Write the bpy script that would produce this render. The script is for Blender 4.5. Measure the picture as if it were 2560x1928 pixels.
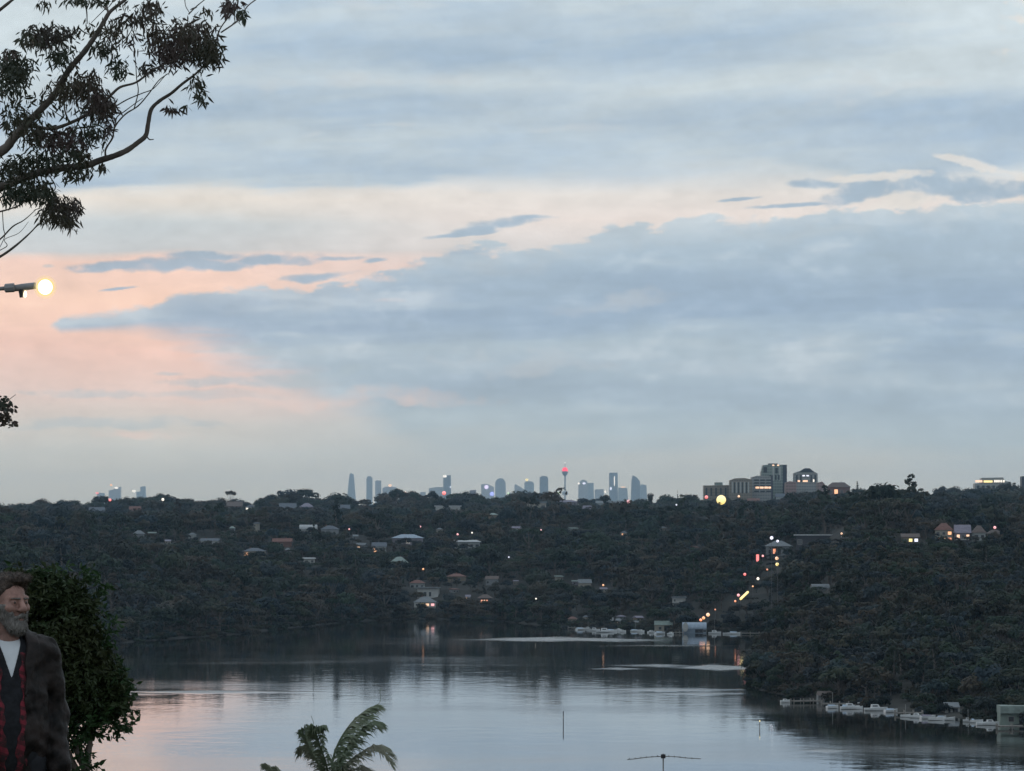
import bpy, bmesh, math, random
import numpy as np
from mathutils import Vector, Matrix

for o in list(bpy.data.objects):
    bpy.data.objects.remove(o)
scene = bpy.context.scene
C = scene.collection
R = math.radians
random.seed(11)
rng = np.random.default_rng(11)

# ------------------------------------------------------------------ camera
F = 11235.0            # focal length in photograph pixels (2560 wide)
HZ = 1335.0            # row of the true horizon in the photograph
EYE = 50.0             # eye height over the river
TH = math.atan((HZ - 964.0) / F)
cam_d = bpy.data.cameras.new('camera')
cam = bpy.data.objects.new('camera', cam_d)
C.objects.link(cam)
cam.location = (0, 0, EYE)
cam.rotation_euler = (R(90) + TH, 0, 0)
cam_d.sensor_fit = 'HORIZONTAL'
cam_d.sensor_width = 36.0
cam_d.lens = 36.0 * F / 2560.0
cam_d.clip_start = 0.5
cam_d.clip_end = 80000
scene.camera = cam

# ------------------------------------------------------------------ render
scene.render.engine = 'CYCLES'
cy = scene.cycles
cy.use_denoising = True
try:
    cy.denoiser = 'OPENIMAGEDENOISE'
    cy.denoising_input_passes = 'RGB_ALBEDO_NORMAL'
except Exception:
    pass
cy.max_bounces = 5
cy.diffuse_bounces = 2
cy.glossy_bounces = 3
cy.transmission_bounces = 3
cy.transparent_max_bounces = 6
cy.volume_bounces = 0
cy.use_adaptive_sampling = True
cy.adaptive_threshold = 0.007
cy.sample_clamp_indirect = 3.0
cy.caustics_reflective = False
cy.caustics_refractive = False
scene.view_settings.view_transform = 'Standard'
scene.view_settings.look = 'None'
scene.view_settings.exposure = 0.0
scene.view_settings.gamma = 1.0
scene.view_settings.use_curve_mapping = False


def lin(r, g, b):
    def f(c):
        c /= 255.0
        return c / 12.92 if c <= 0.04045 else ((c + 0.055) / 1.055) ** 2.4
    return (f(r), f(g), f(b), 1.0)


# ------------------------------------------------------------------ node expression helper
class E:
    """wraps a float socket so that node graphs can be written as arithmetic"""
    def __init__(s, nt, sock):
        s.nt, s.s = nt, sock

    def _m(s, op, b=None, c=None, rev=False, clamp=False):
        n = s.nt.nodes.new('ShaderNodeMath')
        n.operation = op
        n.use_clamp = clamp
        args = [s, b, c]
        if rev:
            args = [b, s, c]
        for i, a in enumerate(args):
            if a is None:
                continue
            if isinstance(a, E):
                s.nt.links.new(a.s, n.inputs[i])
            else:
                n.inputs[i].default_value = a
        return E(s.nt, n.outputs[0])
    def __add__(s, b): return s._m('ADD', b)
    __radd__ = __add__
    def __sub__(s, b): return s._m('SUBTRACT', b)
    def __rsub__(s, b): return s._m('SUBTRACT', b, rev=True)
    def __mul__(s, b): return s._m('MULTIPLY', b)
    __rmul__ = __mul__
    def __truediv__(s, b): return s._m('DIVIDE', b)
    def sq(s): return s._m('MULTIPLY', s)
    def sqrt(s): return s._m('SQRT')
    def mx(s, b): return s._m('MAXIMUM', b)
    def mn(s, b): return s._m('MINIMUM', b)
    def clamp(s): return s._m('ADD', 0.0, clamp=True)
    def ss(s, a, b):
        n = s.nt.nodes.new('ShaderNodeMapRange')
        n.interpolation_type = 'SMOOTHSTEP'
        s.nt.links.new(s.s, n.inputs['Value'])
        n.inputs['From Min'].default_value = a
        n.inputs['From Max'].default_value = b
        return E(s.nt, n.outputs['Result'])


def nd_noise(nt, vec, scale, detail=4.0, rough=0.55, dist=0.0):
    n = nt.nodes.new('ShaderNodeTexNoise')
    n.inputs['Scale'].default_value = scale
    n.inputs['Detail'].default_value = detail
    n.inputs['Roughness'].default_value = rough
    n.inputs['Distortion'].default_value = dist
    if vec is not None:
        nt.links.new(vec, n.inputs['Vector'])
    return E(nt, n.outputs[0])


def nd_comb(nt, x, y, z):
    n = nt.nodes.new('ShaderNodeCombineXYZ')
    for i, a in enumerate((x, y, z)):
        if isinstance(a, E):
            nt.links.new(a.s, n.inputs[i])
        else:
            n.inputs[i].default_value = a
    return n.outputs[0]


def nd_ramp(nt, fac, stops):
    n = nt.nodes.new('ShaderNodeValToRGB')
    nt.links.new(fac.s, n.inputs[0])
    el = n.color_ramp.elements
    while len(el) < len(stops):
        el.new(0.5)
    for e, (p, c) in zip(el, sorted(stops, key=lambda q: q[0])):
        e.position = p
        e.color = c
    return n.outputs[0]


def nd_curve(nt, fac, pts, handle='AUTO'):
    n = nt.nodes.new('ShaderNodeFloatCurve')
    nt.links.new(fac.s, n.inputs['Value'])
    cv = n.mapping.curves[0]
    pts = sorted(pts)
    cv.points[0].location = pts[0]
    cv.points[1].location = pts[-1]
    for p in pts[1:-1]:
        cv.points.new(*p)
    for p in cv.points:
        p.handle_type = handle
    n.mapping.update()
    return E(nt, n.outputs[0])


def nd_mix(nt, fac, a, b, blend='MIX'):
    n = nt.nodes.new('ShaderNodeMix')
    n.data_type = 'RGBA'
    n.blend_type = blend
    n.clamp_factor = True
    if isinstance(fac, E):
        nt.links.new(fac.s, n.inputs[0])
    else:
        n.inputs[0].default_value = fac
    for i, v in ((6, a), (7, b)):
        if isinstance(v, tuple):
            n.inputs[i].default_value = v
        else:
            nt.links.new(v, n.inputs[i])
    return n.outputs[2]


# ------------------------------------------------------------------ sky: cloud deck computed over azimuth / elevation
def lin3(r, g, b):
    return np.array(lin(r, g, b)[:3], dtype=np.float32)


def sstep(x, a, b):
    t = np.clip((x - a) / (b - a), 0, 1)
    return t * t * (3 - 2 * t)


def sep_fbm(r, U1, V1, su, sv, octs=5, gain=0.52):
    """value noise on the separable grid U1 x V1 (features su by sv wide), about 0..1, mean 0.5"""
    out = None
    amp, tot = 1.0, 0.0
    for o in range(octs):
        def taps(c):
            i0 = np.floor(c).astype(int)
            f = c - i0
            i0 -= i0.min()
            w = [(1 - f) ** 3 / 6, (3 * f ** 3 - 6 * f ** 2 + 4) / 6, (-3 * f ** 3 + 3 * f ** 2 + 3 * f + 1) / 6, f ** 3 / 6]
            return i0, [q.astype(np.float32) for q in w], i0.max() + 4
        ia, wa, na = taps(U1 / su * 2 ** o + r.uniform(0, 9))
        ib, wb, nb = taps(V1 / sv * 2 ** o + r.uniform(0, 9))
        lat = r.random((nb, na), dtype=np.float32) - 0.5
        tmp = sum(lat[ib + k] * wb[k][:, None] for k in range(4))
        n = sum(tmp[:, ia + k] * wa[k][None, :] for k in range(4))
        out = n * amp if out is None else out + n * amp
        tot += amp * amp
        amp *= gain
    return 0.5 + out * (1.0 / math.sqrt(tot)) * 0.72


def gnoise(seed, X, Y, octs=5, gain=0.55):
    """value noise at arbitrary points, about 0..1, mean 0.5"""
    r = np.random.default_rng(seed)
    out = np.zeros(X.shape, np.float32)
    amp, tot = 1.0, 0.0
    for o in range(octs):
        lat = (r.random((256, 256), dtype=np.float32) - 0.5).ravel()
        x, y = X * 2 ** o + o * 17.3, Y * 2 ** o + o * 31.7
        xi, yi = np.floor(x), np.floor(y)
        fx, fy = (x - xi).astype(np.float32), (y - yi).astype(np.float32)
        fx = fx * fx * fx * (fx * (fx * 6 - 15) + 10)
        fy = fy * fy * fy * (fy * (fy * 6 - 15) + 10)
        x0, y0 = xi.astype(np.int32) & 255, (yi.astype(np.int32) & 255) << 8
        x1, y1 = (x0 + 1) & 255, (y0 + 256) & 65535
        a, b, c, d = lat[y0 + x0], lat[y0 + x1], lat[y1 + x0], lat[y1 + x1]
        n = (a + (b - a) * fx) * (1 - fy) + (c + (d - c) * fx) * fy
        out += n * amp
        tot += amp * amp
        amp *= gain
    return 0.5 + out * (0.62 / math.sqrt(tot))


def ramp3(x, stops):
    xs = [s[0] for s in stops]
    cs = np.array([lin(*s[1])[:3] for s in stops], np.float32)
    return np.stack([np.interp(x, xs, cs[:, i]) for i in range(3)], -1).astype(np.float32)


def make_sky(U1, V1):
    """U1: azimuth, V1: elevation, both in photograph pixels (V1 grows downwards, horizon at HZ)"""
    r = np.random.default_rng(5)
    nb = sep_fbm(r, U1, V1, 1300, 330, 5)
    nm = sep_fbm(r, U1, V1, 430, 120, 6, 0.55)
    nf = sep_fbm(r, U1, V1, 120, 46, 5, 0.55)
    nl = sep_fbm(r, U1, V1, 1500, 70, 6, 0.56)
    nw = sep_fbm(r, U1, V1, 300, 150, 4)
    bi = sep_fbm(r, U1, V1, 85, 62, 5, 0.6)
    Ug, Vg = np.meshgrid(U1.astype(np.float32), V1.astype(np.float32))
    wu, wv = (nw - .5) * 160, (nm - .5) * 50
    sh = np.clip((520 - Vg) / 260, 0.15, 1.0)
    gl = gnoise(21, (Ug + wu) / 620, (Vg + wv + (Ug - 1280) * 0.085 * sh) / 62, 6, 0.58)       # long wisps
    gc = gnoise(22, (Ug + wu) / 170, (Vg + wv + (Ug - 1280) * 0.05) / 66, 6, 0.56)             # cauliflower
    gx = gnoise(24, (Ug + wu) / 58, (Vg + wv) / 34, 4, 0.6)                                      # ragged edges
    gs = gnoise(23, (Ug + wu) / 900, (Vg + (Ug - 1280) * 0.10 * sh) / 150, 5, 0.55)            # broad sheets
    U = (U1[None, :] + (nw - 0.5) * 110).astype(np.float32)
    Vv = (V1[:, None] + (U1[None, :] - 1280) * 0.0 + (nf - 0.5) * 22).astype(np.float32)
    V0 = np.broadcast_to(V1[:, None], nb.shape).astype(np.float32)
    cw = [(0, (192, 208, 217)), (430, (204, 213, 217)), (500, (231, 222, 212)), (560, (213, 215, 214)), (625, (222, 213, 208)),
          (650, (250, 213, 197)), (760, (252, 211, 189)), (880, (244, 203, 187)), (985, (226, 203, 194)), (1060, (206, 203, 198)),
          (1130, (191, 195, 193)), (1240, (186, 187, 180)), (1400, (184, 184, 176))]
    ce = [(0, (192, 207, 216)), (430, (205, 212, 216)), (485, (229, 222, 216)), (545, (232, 220, 213)), (640, (214, 210, 209)),
          (800, (182, 196, 206)), (1000, (170, 187, 198)), (1150, (176, 187, 192)), (1230, (184, 187, 184)), (1400, (182, 182, 176))]
    e = sstep(U + (nb - 0.5) * 700, 300, 1500)[..., None]
    vt = Vv + (nm - 0.5) * 60
    sky = ramp3(vt, cw) * (1 - e) + ramp3(vt, ce) * e

    def over(m, col):
        nonlocal sky
        m = np.clip(m, 0, 1)[..., None]
        sky = sky * (1 - m) + col * m

    def cur(pts):
        return np.interp(U, [p[0] for p in pts], [p[1] for p in pts])

    # upper sheet
    eA = cur([(-600, 470), (0, 470), (210, 476), (600, 484), (1000, 492), (1120, 468), (1500, 462), (1900, 420), (2060, 455), (2140, 478),
              (2300, 462), (2400, 440), (2560, 424), (3160, 420)])
    dA = eA - V0 + (gs - 0.5) * 60 + (gl - 0.5) * 50 + (gc - 0.5) * 22 + (gx - 0.5) * 12
    band = np.interp(V0 + (nm - 0.5) * 60 - (U - 1280) * 0.018 * np.clip((400 - V0) / 300, 0, 1), [-4000, -300, 0, 60, 130, 205, 250, 300, 345, 385, 440, 480, 560],
                     [0.45, 0.45, 0.34, 0.40, 0.66, 0.30, 0.78, 0.98, 0.70, 0.55, 0.88, 0.62, 0.3])
    dk = band + (gl - 0.5) * 1.05 + (gs - 0.5) * 1.15 + (gc - 0.5) * 0.35 - sstep(U, 1900, 2600) * sstep(V0, 330, 120) * 0.35 - sstep(U, 700, 200) * sstep(V0, 260, 60) * 0.35
    dk = np.clip(dk, 0, 1)[..., None]
    colA = lin3(204, 215, 220) * (1 - dk) + lin3(160, 180, 199) * dk
    soft = 26 + 60 * sstep(np.abs(U - 1500), 500, 100)
    over(sstep(dA / soft, -0.4, 0.9) * 0.95, colA)
    # thin grey veil over the peach, left half
    ve = sstep(V0 + (nf - .5) * 20, 520, 575) * sstep(V0 + (nm - 0.5) * 26, 644, 626) * sstep(U + (nm - .5) * 500, 1150, 350)
    over(ve * 0.6, lin3(192, 203, 209))

    # lower bank
    tB = cur([(-600, 1150), (-150, 940), (60, 850), (120, 812), (150, 790), (330, 776), (430, 742), (560, 722), (770, 700), (900, 690), (1030, 642), (1200, 628), (1330, 606),
              (1480, 575), (1590, 552), (1750, 546), (1960, 540), (2080, 522), (2200, 515), (2350, 512), (2560, 490), (3160, 450)])
    bB = cur([(-600, 800), (110, 810), (150, 832), (350, 822), (480, 846), (600, 880), (700, 915), (800, 975), (1000, 1090), (1300, 1260), (3160, 1300)])
    wl = 0.35 + 0.65 * sstep(U, 250, 900)
    dT = V0 - tB + ((np.abs(gc - 0.5) * 2.6 - .4) * 44 + (nf - 0.5) * 40 + (gl - 0.5) * 40 + (gx - 0.5) * 34) * wl
    mT = sstep(dT, -3, 18)
    mB = sstep(bB - V0 + ((gl - 0.5) * 170 + (nm - .5) * 60 + (nf - 0.5) * 40) * sstep(U, 150, 700), -10 - 60 * sstep(U, 200, 700), 14 + 50 * sstep(U, 200, 700))
    vb = V0 + (nb - 0.5) * 130 + (gs - .5) * 150 + (gl - 0.5) * 70
    colB = ramp3(vb, [(0, (190, 205, 214)), (480, (186, 201, 211)), (560, (178, 196, 208)), (660, (166, 186, 202)), (740, (159, 180, 199)),
                      (800, (167, 187, 203)), (880, (174, 191, 202)), (970, (165, 184, 198)), (1070, (168, 185, 195)), (1160, (182, 189, 190)),
                      (1240, (185, 188, 183)), (1400, (184, 183, 176))])
    lt = np.clip(sstep(dT, 80, 2) * 0.42 + sstep(gx * .5 + gc * .5, .54, .72) * .14 + sstep(gc * 0.4 + gl * 0.6, 0.52, 0.78) * 0.34, 0, 1) * sstep(V0, 1150, 850)
    dkB = sstep(nb * .3 + gl * .4 + gs * .3, 0.54, 0.34) * sstep(V0, 1080, 850) * 0.55
    colB = colB * (1 - lt[..., None]) + lin3(203, 210, 214) * lt[..., None]
    colB = colB * (1 - dkB[..., None]) + lin3(148, 172, 197) * dkB[..., None]
    over(mT * mB * 0.97, colB)

    def scraps(lst, wob=1.0, soft=0.45):
        m = np.zeros_like(V0)
        for cu, cv, ru, rv, t in lst:
            k = (np.abs(U1 - cu) < ru * 1.6 + 120)
            if not k.any():
                continue
            Uk, Vk = U[:, k], V0[:, k]
            dv = (Vk - cv + (Uk - cu) * t + (nf[:, k] - .5) * (rv * 2.4 * wob) + (bi[:, k] - .5) * (rv * 1.8 * wob)) / rv
            dv = np.where(dv > 0, dv * 1.5, dv)
            q = ((Uk - cu) / ru) ** 2 + dv ** 2
            m[:, k] = np.maximum(m[:, k], sstep(q + ((gc[:, k] - .5) * 1.7 + (gx[:, k] - .5) * 1.3) * wob, 1.5, 0.5 - soft))
        return m
    over(scraps([(300, 670, 95, 15, 0.02), (500, 668, 190, 22, 0.05), (690, 652, 140, 18, 0.09), (850, 646, 80, 7, 0.0), (530, 643, 90, 12, 0.0),
                 (950, 652, 34, 6, 0.1), (1250, 565, 120, 18, 0.14), (1320, 547, 70, 9, 0.06), (1170, 586, 90, 8, 0.1), (1825, 500, 50, 5, 0.1),
                 (2030, 462, 75, 15, 0.0), (1975, 515, 110, 7, 0.06), (2130, 490, 95, 34, 0.1), (2440, 484, 260, 34, 0.02), (300, 724, 45, 4, 0.1),
                 (800, 690, 90, 14, 0.1)]) * 0.92, lin3(162, 183, 201))
    over(scraps([(560, 872, 110, 8, 0.1), (480, 990, 260, 14, 0.0), (250, 986, 170, 13, -0.03), (660, 955, 260, 16, 0.02), (420, 935, 30, 6, 0.0), (130, 667, 16, 5, 0.0), (760, 935, 200, 20, .05), (300, 1060, 300, 16, 0)], 1.3, .9) * 0.6, lin3(178, 192, 199))
    over(scraps([(2570, 95, 75, 75, 0.0), (2490, 427, 140, 18, -0.22), (2180, 452, 130, 15, -0.02), (2240, 522, 95, 20, 0.2)], 1.6, 0.5) * 0.8, lin3(230, 224, 217))
    over(scraps([(1480, 775, 170, 30, 0.04), (1430, 322, 160, 13, 0.0), (820, 304, 50, 7, 0.1), (960, 318, 130, 6, 0.0), (760, 335, 26, 7, 0.1),
                 (1180, 472, 160, 16, 0.0), (2240, 72, 80, 9, 0.05), (2080, 215, 160, 36, .1), (2250, 230, 120, 20, .1), (900, 210, 400, 20, 0.01), (1000, 16, 200, 12, 0), (1350, 910, 300, 30, 0)], 1.5, 1.6) * 0.36, lin3(214, 217, 219))
    over(scraps([(985, 755, 60, 9, 0.0), (930, 705, 60, 12, 0.05), (960, 668, 90, 14, 0.05), (800, 995, 330, 26, 0.0), (380, 1090, 120, 18, 0)], 1.3, 1.4) * 0.5, lin3(244, 212, 200))
    sky *= (1 + 0.33 * sstep(V0, 850, 1260))[..., None]
    sky *= np.array([1.03, 1.04, 1.06], np.float32)
    lo = sstep(V0, 850, 1180)[..., None]
    sky *= 1 - lo * np.array([-0.02, 0.045, 0.13], np.float32)
    sky *= (1 + ((gc - .5) * 0.15 + (gx - .5) * .13 + (nf - .5) * .06 + (gl - 0.5) * 0.16) * (0.35 + .65 * sstep(V0, 1200, 950)))[..., None]
    return np.ascontiguousarray(sky, dtype=np.float32)


SUN_EL, SUN_AZ = R(2.5), R(-62)      # just over the horizon, out of frame to the west
world = bpy.data.worlds.new('World')
scene.world = world
world.use_nodes = True
wt = world.node_tree
wt.nodes.clear()
SKW, SKH = 3600, 900
_u1 = 1280.0 + F * np.radians((np.arange(SKW) + 0.5) / SKW * 45.0 - 22.5)
_t = (np.arange(SKH) + 0.5) / SKH
_v1 = HZ - F * np.radians(np.where(_t < 0.8, _t / 0.8 * 8.0, 8.0 + (_t - 0.8) / 0.2 * 82.0))
_v1 = np.where(_v1 < -200, -200 - 700 * np.log1p(np.maximum(-200 - _v1, 0) / 700), _v1)
_px = np.ones((SKH, SKW, 4), np.float32)
_px[..., :3] = make_sky(_u1, _v1)
cloud_img = bpy.data.images.new('cloud_deck', SKW, SKH, float_buffer=True)
cloud_img.colorspace_settings.name = 'Non-Color'
cloud_img.pixels.foreach_set(_px.ravel())
cloud_img.update()
tc = wt.nodes.new('ShaderNodeTexCoord')
sep = wt.nodes.new('ShaderNodeSeparateXYZ')
wt.links.new(tc.outputs['Generated'], sep.inputs[0])
dx, dy, dz = (E(wt, sep.outputs[i]) for i in range(3))
az = dx._m('ARCTAN2', dy)
el_ = dz.mx(0.0)._m('ARCSINE')
ti = wt.nodes.new('ShaderNodeTexImage')
ti.image = cloud_img
ti.extension = 'MIRROR'
ti.interpolation = 'Linear'
wt.links.new(nd_comb(wt, az / R(45) + 0.5, (el_ * (0.8 / R(8))).mn((el_ - R(8)) * (0.2 / R(82)) + 0.8).mn(0.9995).mx(0.0006), 0.0), ti.inputs[0])
sky = ti.outputs[0]

# the physical sky adds the last of the daylight
st = wt.nodes.new('ShaderNodeTexSky')
st.sky_type = 'NISHITA'
st.sun_disc = False
st.sun_elevation = SUN_EL
st.sun_rotation = SUN_AZ
sky = nd_mix(wt, 0.02, sky, st.outputs[0], 'ADD')
bgn = wt.nodes.new('ShaderNodeBackground')
wt.links.new(sky, bgn.inputs[0])
bgn.inputs[1].default_value = 1.0
wo = wt.nodes.new('ShaderNodeOutputWorld')
wt.links.new(bgn.outputs[0], wo.inputs[0])

# the faint last sunlight, low and soft from the west
sun_d = bpy.data.lights.new('sun', 'SUN')
sun_d.energy = 0.12
sun_d.angle = R(20)
sun_d.color = (1.0, 0.80, 0.68)
sun = bpy.data.objects.new('sun', sun_d)
C.objects.link(sun)
sdir = Vector((math.sin(SUN_AZ) * math.cos(SUN_EL), math.cos(SUN_AZ) * math.cos(SUN_EL), math.sin(SUN_EL)))
sun.rotation_euler = sdir.to_track_quat('Z', 'Y').to_euler()


# ================================================================== helpers
def P(px, py, d):
    """world point seen at photograph pixel (px, py), d metres ahead"""
    X, Y = (px - 1280.0) / F, (964.0 - py) / F
    fy, fz = math.cos(TH) - Y * math.sin(TH), math.sin(TH) + Y * math.cos(TH)
    k = d / fy
    return Vector((X * k, d, EYE + fz * k))


def scr_y(z, d):
    return HZ - (z - EYE) / d * F


def col_x(px, d):
    return (px - 1280.0) / F * d


def link(o, parent=None):
    C.objects.link(o)
    if parent is not None:
        o.parent = parent
    return o


def mesh_obj(name, verts, faces, mats=None, parent=None, smooth=False, fmat=None):
    me = bpy.data.meshes.new(name)
    if isinstance(verts, np.ndarray) and isinstance(faces, np.ndarray):
        nv, nf, k = len(verts), len(faces), faces.shape[1]
        me.vertices.add(nv)
        me.vertices.foreach_set('co', np.ascontiguousarray(verts, np.float32).ravel())
        me.loops.add(nf * k)
        me.loops.foreach_set('vertex_index', np.ascontiguousarray(faces, np.int32).ravel())
        me.polygons.add(nf)
        me.polygons.foreach_set('loop_start', np.arange(nf, dtype=np.int32) * k)
        me.update(calc_edges=True)
    else:
        me.from_pydata([tuple(p) for p in verts], [], [tuple(f) for f in faces])
        me.update()
    if mats is not None:
        for m in (mats if isinstance(mats, (list, tuple)) else [mats]):
            me.materials.append(m)
    if fmat is not None:
        me.polygons.foreach_set('material_index', np.asarray(fmat, np.int32))
    if smooth:
        me.polygons.foreach_set('use_smooth', np.ones(len(me.polygons), bool))
    return link(bpy.data.objects.new(name, me), parent)


def empty(name, loc, rz=0.0):
    o = bpy.data.objects.new(name, None)
    o.empty_display_size = 0.5
    o.location = loc
    o.rotation_euler = (0, 0, rz)
    return link(o)


def tag(o, label, cat, group=None):
    o['label'] = label
    o['category'] = cat
    if group:
        o['group'] = group
    return o


class MB:
    """collects simple shapes into one mesh"""
    def __init__(s):
        s.v, s.f = [], []

    def poly(s, pts, faces):
        b = len(s.v)
        s.v += [tuple(p) for p in pts]
        s.f += [tuple(b + i for i in f) for f in faces]
        return s

    def box(s, x0, x1, y0, y1, z0, z1):
        p = [(x, y, z) for z in (z0, z1) for y in (y0, y1) for x in (x0, x1)]
        return s.poly(p, [(0, 2, 3, 1), (4, 5, 7, 6), (0, 1, 5, 4), (2, 6, 7, 3), (0, 4, 6, 2), (1, 3, 7, 5)])

    def tube(s, pts, radii, seg=8, cap=True):
        pts = [Vector(p) for p in pts]
        b = len(s.v)
        n = len(pts)
        ref = None
        for i, p in enumerate(pts):
            t = (pts[min(i + 1, n - 1)] - pts[max(i - 1, 0)])
            t = t.normalized() if t.length > 1e-9 else Vector((0, 0, 1))
            if ref is None or abs(ref.dot(t)) > 0.95:
                ref = Vector((0, 0, 1)) if abs(t.z) < 0.9 else Vector((1, 0, 0))
            a = t.cross(ref).normalized()
            c = a.cross(t).normalized()
            ref = c
            r = radii[i] if isinstance(radii, (list, tuple)) else radii
            for k in range(seg):
                g = 2 * math.pi * k / seg
                s.v.append(tuple(p + a * (r * math.cos(g)) + c * (r * math.sin(g))))
        for i in range(n - 1):
            for k in range(seg):
                k2 = (k + 1) % seg
                s.f.append((b + i * seg + k, b + i * seg + k2, b + (i + 1) * seg + k2, b + (i + 1) * seg + k))
        if cap:
            s.f.append(tuple(b + k for k in range(seg))[::-1])
            s.f.append(tuple(b + (n - 1) * seg + k for k in range(seg)))
        return s

    def lathe(s, prof, seg=12, at=(0, 0, 0)):
        """profile of (r, z)"""
        b = len(s.v)
        for r, z in prof:
            for k in range(seg):
                g = 2 * math.pi * k / seg
                s.v.append((at[0] + r * math.cos(g), at[1] + r * math.sin(g), at[2] + z))
        for i in range(len(prof) - 1):
            for k in range(seg):
                k2 = (k + 1) % seg
                s.f.append((b + i * seg + k, b + i * seg + k2, b + (i + 1) * seg + k2, b + (i + 1) * seg + k))
        s.f.append(tuple(b + k for k in range(seg))[::-1])
        s.f.append(tuple(b + (len(prof) - 1) * seg + k for k in range(seg)))
        return s

    def build(s, name, mat, parent=None, smooth=False):
        return mesh_obj(name, s.v, s.f, mat, parent, smooth)


MATS = {}


def mat(name, col, rough=0.8, var=0.25, scale=1.0, emit=None, es=1.0, metal=0.0, spec=0.3, rnd=0.0, bump=0.0, col2=None, stretch=None):
    """procedural surface: base colour broken up by object-space noise"""
    if name in MATS:
        return MATS[name]
    m = bpy.data.materials.new(name)
    m.use_nodes = True
    nt = m.node_tree
    b = nt.nodes['Principled BSDF']
    b.inputs['Roughness'].default_value = rough
    b.inputs['Metallic'].default_value = metal
    b.inputs['Specular IOR Level'].default_value = spec
    tc_ = nt.nodes.new('ShaderNodeTexCoord')
    vec = tc_.outputs['Object']
    if stretch:
        mp = nt.nodes.new('ShaderNodeMapping')
        mp.inputs['Scale'].default_value = stretch
        nt.links.new(vec, mp.inputs[0])
        vec = mp.outputs[0]
    n = nd_noise(nt, vec, scale, 5.0, 0.6)
    c0 = tuple(c * (1 - var) for c in col[:3]) + (1.0,)
    c1 = col2 if col2 else tuple(min(1.0, c * (1 + var)) for c in col[:3]) + (1.0,)
    cc = nd_mix(nt, n.ss(0.3, 0.7), c0, c1)
    if rnd:
        oi = nt.nodes.new('ShaderNodeObjectInfo')
        hs = nt.nodes.new('ShaderNodeHueSaturation')
        rr = E(nt, oi.outputs['Random'])
        nt.links.new((rr * rnd + (1.0 - rnd / 2)).s, hs.inputs['Value'])
        nt.links.new(((rr * 7.31)._m('FRACT') * 0.10 + 0.45).s, hs.inputs['Hue'])
        nt.links.new(cc, hs.inputs['Color'])
        cc = hs.outputs[0]
    nt.links.new(cc, b.inputs['Base Color'])
    if emit:
        b.inputs['Emission Color'].default_value = emit
        b.inputs['Emission Strength'].default_value = es
    if bump:
        bp = nt.nodes.new('ShaderNodeBump')
        bp.inputs['Strength'].default_value = bump
        bp.inputs['Distance'].default_value = 0.02
        nt.links.new(n.s, bp.inputs['Height'])
        nt.links.new(bp.outputs[0], b.inputs['Normal'])
    MATS[name] = m
    return m


def leaf_mat(name, c1, c2, c3, rnd=0.5, rough=0.6, trans=0.25, scale=0.6, patch=0.0):
    """foliage: olive, grey-brown and blue-green leaves mixed by noise and per tree"""
    if name in MATS:
        return MATS[name]
    m = bpy.data.materials.new(name)
    m.use_nodes = True
    nt = m.node_tree
    nt.nodes.clear()
    tc_ = nt.nodes.new('ShaderNodeTexCoord')
    n = nd_noise(nt, tc_.outputs['Object'], scale, 4.0, 0.6)
    oi = nt.nodes.new('ShaderNodeObjectInfo')
    rr = E(nt, oi.outputs['Random'])
    mixf = n + (rr - 0.5) * 0.9
    if patch:
        gg = nt.nodes.new('ShaderNodeNewGeometry')
        pn = nd_noise(nt, gg.outputs['Position'], patch, 3.0, 0.55)
        mixf = mixf * 0.55 + 0.22 + (pn - 0.5) * 1.6
    cc = nd_mix(nt, mixf.ss(0.25, 0.75), c1, c2)
    cc = nd_mix(nt, ((rr * 5.17)._m('FRACT') + (n - 0.5) * 0.7).ss(0.55, 1.0) * 0.9, cc, c3)
    vv_ = ((rr * 13.7)._m('FRACT') * rnd + (1.0 - rnd / 2))
    hs = nt.nodes.new('ShaderNodeHueSaturation')
    nt.links.new(vv_.s, hs.inputs['Value'])
    nt.links.new(cc, hs.inputs['Color'])
    cc = hs.outputs[0]
    df = nt.nodes.new('ShaderNodeBsdfPrincipled')
    df.inputs['Roughness'].default_value = rough
    df.inputs['Specular IOR Level'].default_value = 0.2
    nt.links.new(cc, df.inputs['Base Color'])
    tr = nt.nodes.new('ShaderNodeBsdfTranslucent')
    nt.links.new(cc, tr.inputs['Color'])
    mx = nt.nodes.new('ShaderNodeMixShader')
    mx.inputs[0].default_value = trans
    nt.links.new(df.outputs[0], mx.inputs[1])
    nt.links.new(tr.outputs[0], mx.inputs[2])
    out = nt.nodes.new('ShaderNodeOutputMaterial')
    nt.links.new(mx.outputs[0], out.inputs[0])
    MATS[name] = m
    return m


# ================================================================== the lie of the land
def tab(px, pts):
    return np.interp(px, [p[0] for p in pts], [p[1] for p in pts])


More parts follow.
